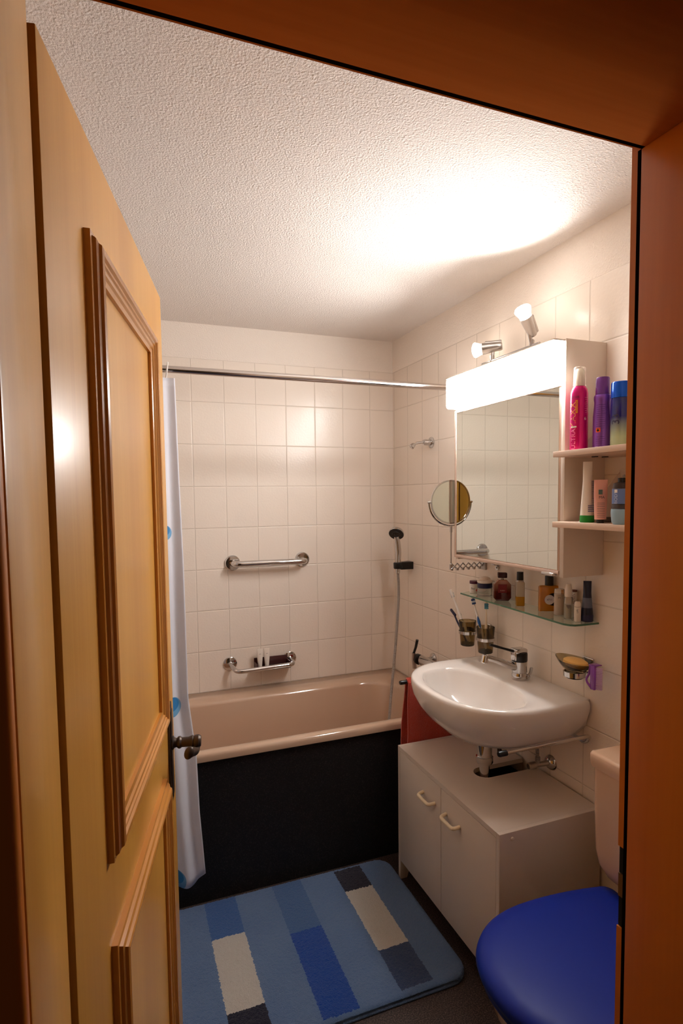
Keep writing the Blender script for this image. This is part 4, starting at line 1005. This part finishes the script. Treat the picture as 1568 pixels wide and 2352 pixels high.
# lower shelf
m_green = mat('green_plastic', srgb(0, 128, 30), 0.35)
t0, bd = squeeze_tube('shampoo_tube', (1.222, 1.262, ZL), 0.040, 0.170, 0.037, m_tubew, m_green, 0.020, 'white tube with green cap standing on the lower wall shelf', 'toiletries on the lower wall shelf', (0.75, -0.65, 0), rcap=0.0195, tipw=0.62)
m_gp = mat('grey_blue_print', srgb(106, 104, 130), 0.6)
def flatlab(cx, cy, off, face):
    ax = Vector((-math.sin(face), math.cos(face), 0)); dn = Vector((math.cos(face), math.sin(face), 0))
    return lambda a, b_, z0: Vector((cx, cy, ZL+z0+b_))+ax*a+dn*off
fa = toward(1.222, 1.262)+0.10; fl_ = flatlab(1.222, 1.262, 0.0188, fa)
bm = new(); f1 = flatlab(1.222, 1.262, 0.0200, fa)
for k in range(4): 
    q = [bm.verts.new(f1(a, b_, 0.030+0.0052*k)) for a, b_ in ((0.000, 0), (0.018, 0), (0.018, 0.003), (0.000, 0.003))]; bm.faces.new(q)
obj('print', bm, m_gp, bd)
bm = new()
for k in range(26):
    zz_ = 0.050+0.0026*k; of = 0.0190-0.008*(k/26); f1 = flatlab(1.222, 1.262, of, fa+0.1)
    q = [bm.verts.new(f1(a, b_, zz_)) for a, b_ in ((0.008, 0), (0.0155, 0), (0.0155, 0.0014), (0.008, 0.0014))]; bm.faces.new(q)
obj('print', bm, m_gp, bd)
m_pink = mat('pink_tube_plastic', srgb(232, 168, 152), 0.35, coat=0.2)
t0, bd = squeeze_tube('hand_cream_tube', (1.220, 1.212, ZL), 0.034, 0.118, 0.030, m_pink, m_black, 0.010, 'small pink cream tube with black cap on the lower wall shelf', 'toiletries on the lower wall shelf', (0.75, -0.65, 0), rcap=0.010)
fa = toward(1.220, 1.212)+0.05
f1 = flatlab(1.220, 1.212, 0.0130, fa)
text('print', 'MA', 0.010, m_black, bd, lambda a, b_: f1(a+0.002, b_, 0.070)-Vector((0.001, 0.001, 0)))
bm = new(); q = [bm.verts.new(f1(a, b_, 0.078)) for a, b_ in ((-0.006, 0), (0.004, 0), (0.004, 0.013), (-0.006, 0.013))]; bm.faces.new(q); obj('print', bm, mat('grey_green_print', srgb(90, 110, 100), 0.6), bd)
for k in range(9):
    bm = new(); q = [bm.verts.new(f1(a, b_, 0.016+0.0048*k)) for a, b_ in ((-0.009, 0), (0.010, 0), (0.010, 0.0011), (-0.009, 0.0011))]; bm.faces.new(q)
    bmesh.ops.translate(bm, vec=Vector((-0.0026, -0.0026, 0)), verts=bm.verts); obj('print', bm, m_grey, bd)
bm = new(); lathe(bm, [(0, 0), (0.018, 0), (0.020, 0.004), (0.019, 0.010), (0.014, 0.014), (0, 0.015)], (1.282, 1.238, ZL), (0, 0, 1), 32)
tag(obj('compact_tin', bm, mat('grey_brown_tin', srgb(96, 86, 78), 0.35, 0.3)), 'low round grey tin on the lower wall shelf behind the pink tube', 'tin')
x, y = 1.205, 1.128
m_lb = mat('light_blue_plastic', srgb(150, 184, 206), 0.3)
t0, o_ = bottle('lotion_bottle', x, y, ZL, [('bottle_body', [(0, 0), (0.0185, 0), (0.0225, 0.006), (0.0250, 0.030), (0.0240, 0.040), (0, 0.041)], m_lb), ('grey_band', [(0, 0.0412), (0.0236, 0.0412), (0.0228, 0.052), (0, 0.053)], mat('dark_grey_band', srgb(70, 62, 62), 0.35)),
       ('blue_label_body', [(0, 0.0532), (0.0225, 0.0532), (0.0225, 0.092), (0, 0.0925)], mat('blue_label', srgb(104, 130, 186), 0.35)), ('shoulder', [(0, 0.0927), (0.0225, 0.0927), (0.0200, 0.106), (0.012, 0.109), (0, 0.109)], mat('brown_shoulder', srgb(60, 44, 42), 0.3)),
       ('cap', [(0, 0.1092), (0.0095, 0.1092), (0.0095, 0.120), (0, 0.1205)], m_black)], 'light blue bottle with black cap at the door frame end of the lower wall shelf')
patch('white_label', m_white, o_[2], wrap(x, y, ZL+0.086, 0.0226, toward(x, y)-0.62), 0.008, 0.008)
text('print', 'BODY', 0.012, mat('pale_blue_print', srgb(200, 212, 236), 0.5), o_[2], wrapv(x, y, ZL+0.070, 0.0226, toward(x, y)-0.6))

# ------------------------------------------------------------------ toilet
wc = thing('toilet', (1.05, 0.98, 0), 'beige toilet with blue padded lid standing between the vanity cabinet and the doorway', 'toilet')
TY = 0.975
def dshape(xf, xc, xb, hw, z, n=2.25, nb=10, back=0.88, cy=TY):
    P = []
    for i in range(41):
        a = -PI/2+PI*i/40
        cs, sn = math.cos(a), math.sin(a)
        P.append(Vector((xc-(xc-xf)*abs(cs)**(2/n), cy+hw*(abs(sn)**(2/n))*(1 if sn > 0 else -1), z)))
    r = 0.03; hb = hw*back
    for i in range(1, nb+1):
        q = i/nb; P.append(Vector((xc+(xb-r-xc)*q, cy+hw+(hb-hw)*q*q, z)))
    for i in range(1, 7):
        a = PI/2-PI/2*i/6; P.append(Vector((xb-r+r*math.cos(a), cy+hb-r+r*math.sin(a), z)))
    for i in range(0, 7):
        a = -PI/2*i/6; P.append(Vector((xb-r+r*math.cos(a), cy-hb+r+r*math.sin(a), z)))
    for i in range(1, nb):
        q = 1-i/nb; P.append(Vector((xc+(xb-r-xc)*q, cy-hw-(hb-hw)*q*q, z)))
    return P
LZ = 0.459
def lidr(g, z): return dshape(0.712+g, 0.96, 1.205-g*0.6, 0.208-g, z)
bm = new(); loft(bm, [lidr(0.012, LZ-0.046), lidr(0.002, LZ-0.040), lidr(-0.002, LZ-0.026), lidr(0.002, LZ-0.014), lidr(0.014, LZ-0.004), lidr(0.040, LZ), lidr(0.09, LZ+0.003), lidr(0.15, LZ+0.004)], True, True)
lid = obj('lid', bm, m_lid, wc, ang=60); lid['label'] = 'dark blue padded lid'
bm = new(); loft(bm, [dshape(0.73, 0.96, 1.20, 0.195, LZ-0.066), dshape(0.722, 0.96, 1.203, 0.20, LZ-0.060), dshape(0.722, 0.96, 1.203, 0.20, LZ-0.050), dshape(0.73, 0.96, 1.20, 0.195, LZ-0.0465)], True, True)
obj('seat', bm, m_lid, wc, ang=60)
bm = new(); loft(bm, [dshape(0.90, 1.05, 1.30, 0.11, 0.0), dshape(0.89, 1.05, 1.30, 0.115, 0.02), dshape(0.90, 1.03, 1.29, 0.105, 0.10), dshape(0.86, 1.02, 1.28, 0.115, 0.20), dshape(0.79, 1.0, 1.27, 0.150, 0.29),
                      dshape(0.745, 0.97, 1.27, 0.178, 0.345), dshape(0.738, 0.97, 1.275, 0.183, 0.380), dshape(0.745, 0.97, 1.27, 0.178, 0.3855)], True, True)
obj('bowl', bm, m_beigec, wc, ang=60)
bm = new(); rings = []
CY0, CY1, CX0 = 0.778, 1.180, 1.170
for z, g in ((0.440, 0.085), (0.452, 0.055), (0.475, 0.028), (0.51, 0.010), (0.55, 0.004), (0.70, 0.0), (0.778, -0.001)):
    rings.append([Vector((x, y, z)) for x, y in rrect(CX0+g, XR-0.002, CY0+g*0.8, CY1-g*0.8, 0.024)])
loft(bm, rings, True, True); obj('cistern', bm, m_beigec, wc, ang=50)
bm = new(); rings = []
for z, g in ((0.779, -0.003), (0.790, -0.005), (0.812, -0.005), (0.818, -0.002), (0.820, 0.006)):
    rings.append([Vector((x, y, z)) for x, y in rrect(CX0+g, XR-0.002, CY0+g, CY1-g, 0.012)])
loft(bm, rings, True, True); obj('cistern_lid', bm, m_beigec, wc, ang=50)
bm = new(); lathe(bm, [(0, 0), (0.020, 0), (0.018, 0.006), (0, 0.007)], (1.27, 0.975, 0.820), (0, 0, 1), 24); obj('flush_button', bm, m_chrome, wc)
bm = new(); cyl(bm, (1.255, 0.975, 0.37), (1.255, 0.975, 0.435), 0.035); box(bm, 1.215, 1.36, 0.90, 1.05, 0.3, 0.39, 0.02, 3); obj('flush_pipe', bm, m_beigec, wc)

# ------------------------------------------------------------------ bath mat
RX0, RX1, RY0, RY1 = -0.005, 0.974, 1.452, 2.084
m_rug = mat('blue_tufted_mat', srgb(96, 130, 178), 0.95, sheen=0.2, spec=0.1)
t = NT(m_rug); p = t.pos(); nz = t.n('ShaderNodeTexNoise'); nz.inputs['Scale'].default_value = 120; t.l(p, nz.inputs['Vector'])
vm = t.n('ShaderNodeVectorMath', operation='MULTIPLY_ADD'); t.l(nz.outputs['Color'], vm.inputs[0]); vm.inputs[1].default_value = (0.012, 0.012, 0); t.l(p, vm.inputs[2])
o5 = t.xyz(vm.outputs[0])
sl = srgb(88, 112, 148)
base = t.mix(t.noise(p, 7, 2), srgb(92, 124, 172), srgb(112, 142, 184))
def reg(x0, x1, y0, y1):
    a = t.math('MULTIPLY', t.math('GREATER_THAN', o5[0], x0+0.006), t.math('LESS_THAN', o5[0], x1+0.006))
    b_ = t.math('MULTIPLY', t.math('GREATER_THAN', o5[1], y0+0.006), t.math('LESS_THAN', o5[1], y1+0.006))
    return t.math('MULTIPLY', a, b_)
midb, navy, cream, royal = srgb(56, 104, 170), srgb(10, 14, 46), srgb(222, 216, 206), srgb(0, 74, 168)
for (x0, x1, y0, y1, c_) in ((0.232, 0.345, 1.885, 2.2, midb), (0.232, 0.345, 1.585, 1.885, cream), (0.232, 0.345, 1.2, 1.585, navy),
                            (0.487, 0.600, 1.815, 2.2, srgb(72, 112, 166)), (0.487, 0.600, 1.466, 1.815, royal),
                            (0.738, 0.848, 1.940, 2.066, navy), (0.738, 0.848, 1.638, 1.940, cream), (0.738, 0.848, 1.474, 1.638, srgb(50, 74, 116))):
    base = t.mix(reg(x0, x1, y0, y1), base, c_)
base = t.mix(t.math('MULTIPLY', t.noise(p, 330, 2), 0.22), base, srgb(20, 26, 44))
t.l(base, t.b.inputs['Base Color'])
t.l(t.bump(t.noise(p, 380, 2, 0.7), 1.0, 0.006), t.b.inputs['Normal'])
bm = new()
def rr(g, z): return [Vector((x, y, z)) for x, y in rrect(RX0+g, RX1-g, RY0+g, RY1-g, 0.065-g*0.5, 10)]
loft(bm, [rr(0, 0.0005), rr(-0.001, 0.004), rr(0.0, 0.007), rr(0.002, 0.009), rr(0.005, 0.0095), rr(0.006, 0.014)], True, True)
st = 0.0034; nx = int((RX1-RX0)/st); ny = int((RY1-RY0)/st); grid = {}
def rdist(x, y, r=0.062):
    qx = abs(x-(RX0+RX1)/2)-((RX1-RX0)/2-r); qy = abs(y-(RY0+RY1)/2)-((RY1-RY0)/2-r)
    return math.hypot(max(qx, 0), max(qy, 0))+min(max(qx, qy), 0)-r
for i in range(nx+1):
    for j in range(ny+1):
        x = RX0+0.002+st*i; y = RY0+0.002+st*j; d = -rdist(x, y)
        if d < 0.0005: continue
        q = min(1, d/0.016); z = 0.011+0.0135*math.sqrt(1-(1-q)**2)+random.uniform(-0.0017, 0.0017)*min(1, q*2)
        grid[i, j] = bm.verts.new((x+random.uniform(-0.0008, 0.0008), y+random.uniform(-0.0008, 0.0008), z))
for (i, j), v in list(grid.items()):
    k = [(i, j), (i+1, j), (i+1, j+1), (i, j+1)]
    if all(a in grid for a in k): bm.faces.new([grid[a] for a in k])
tag(obj('bath_mat', bm, m_rug, ang=180), 'blue tufted bath mat with cream and navy rectangles on the floor by the bathtub', 'bath mat')
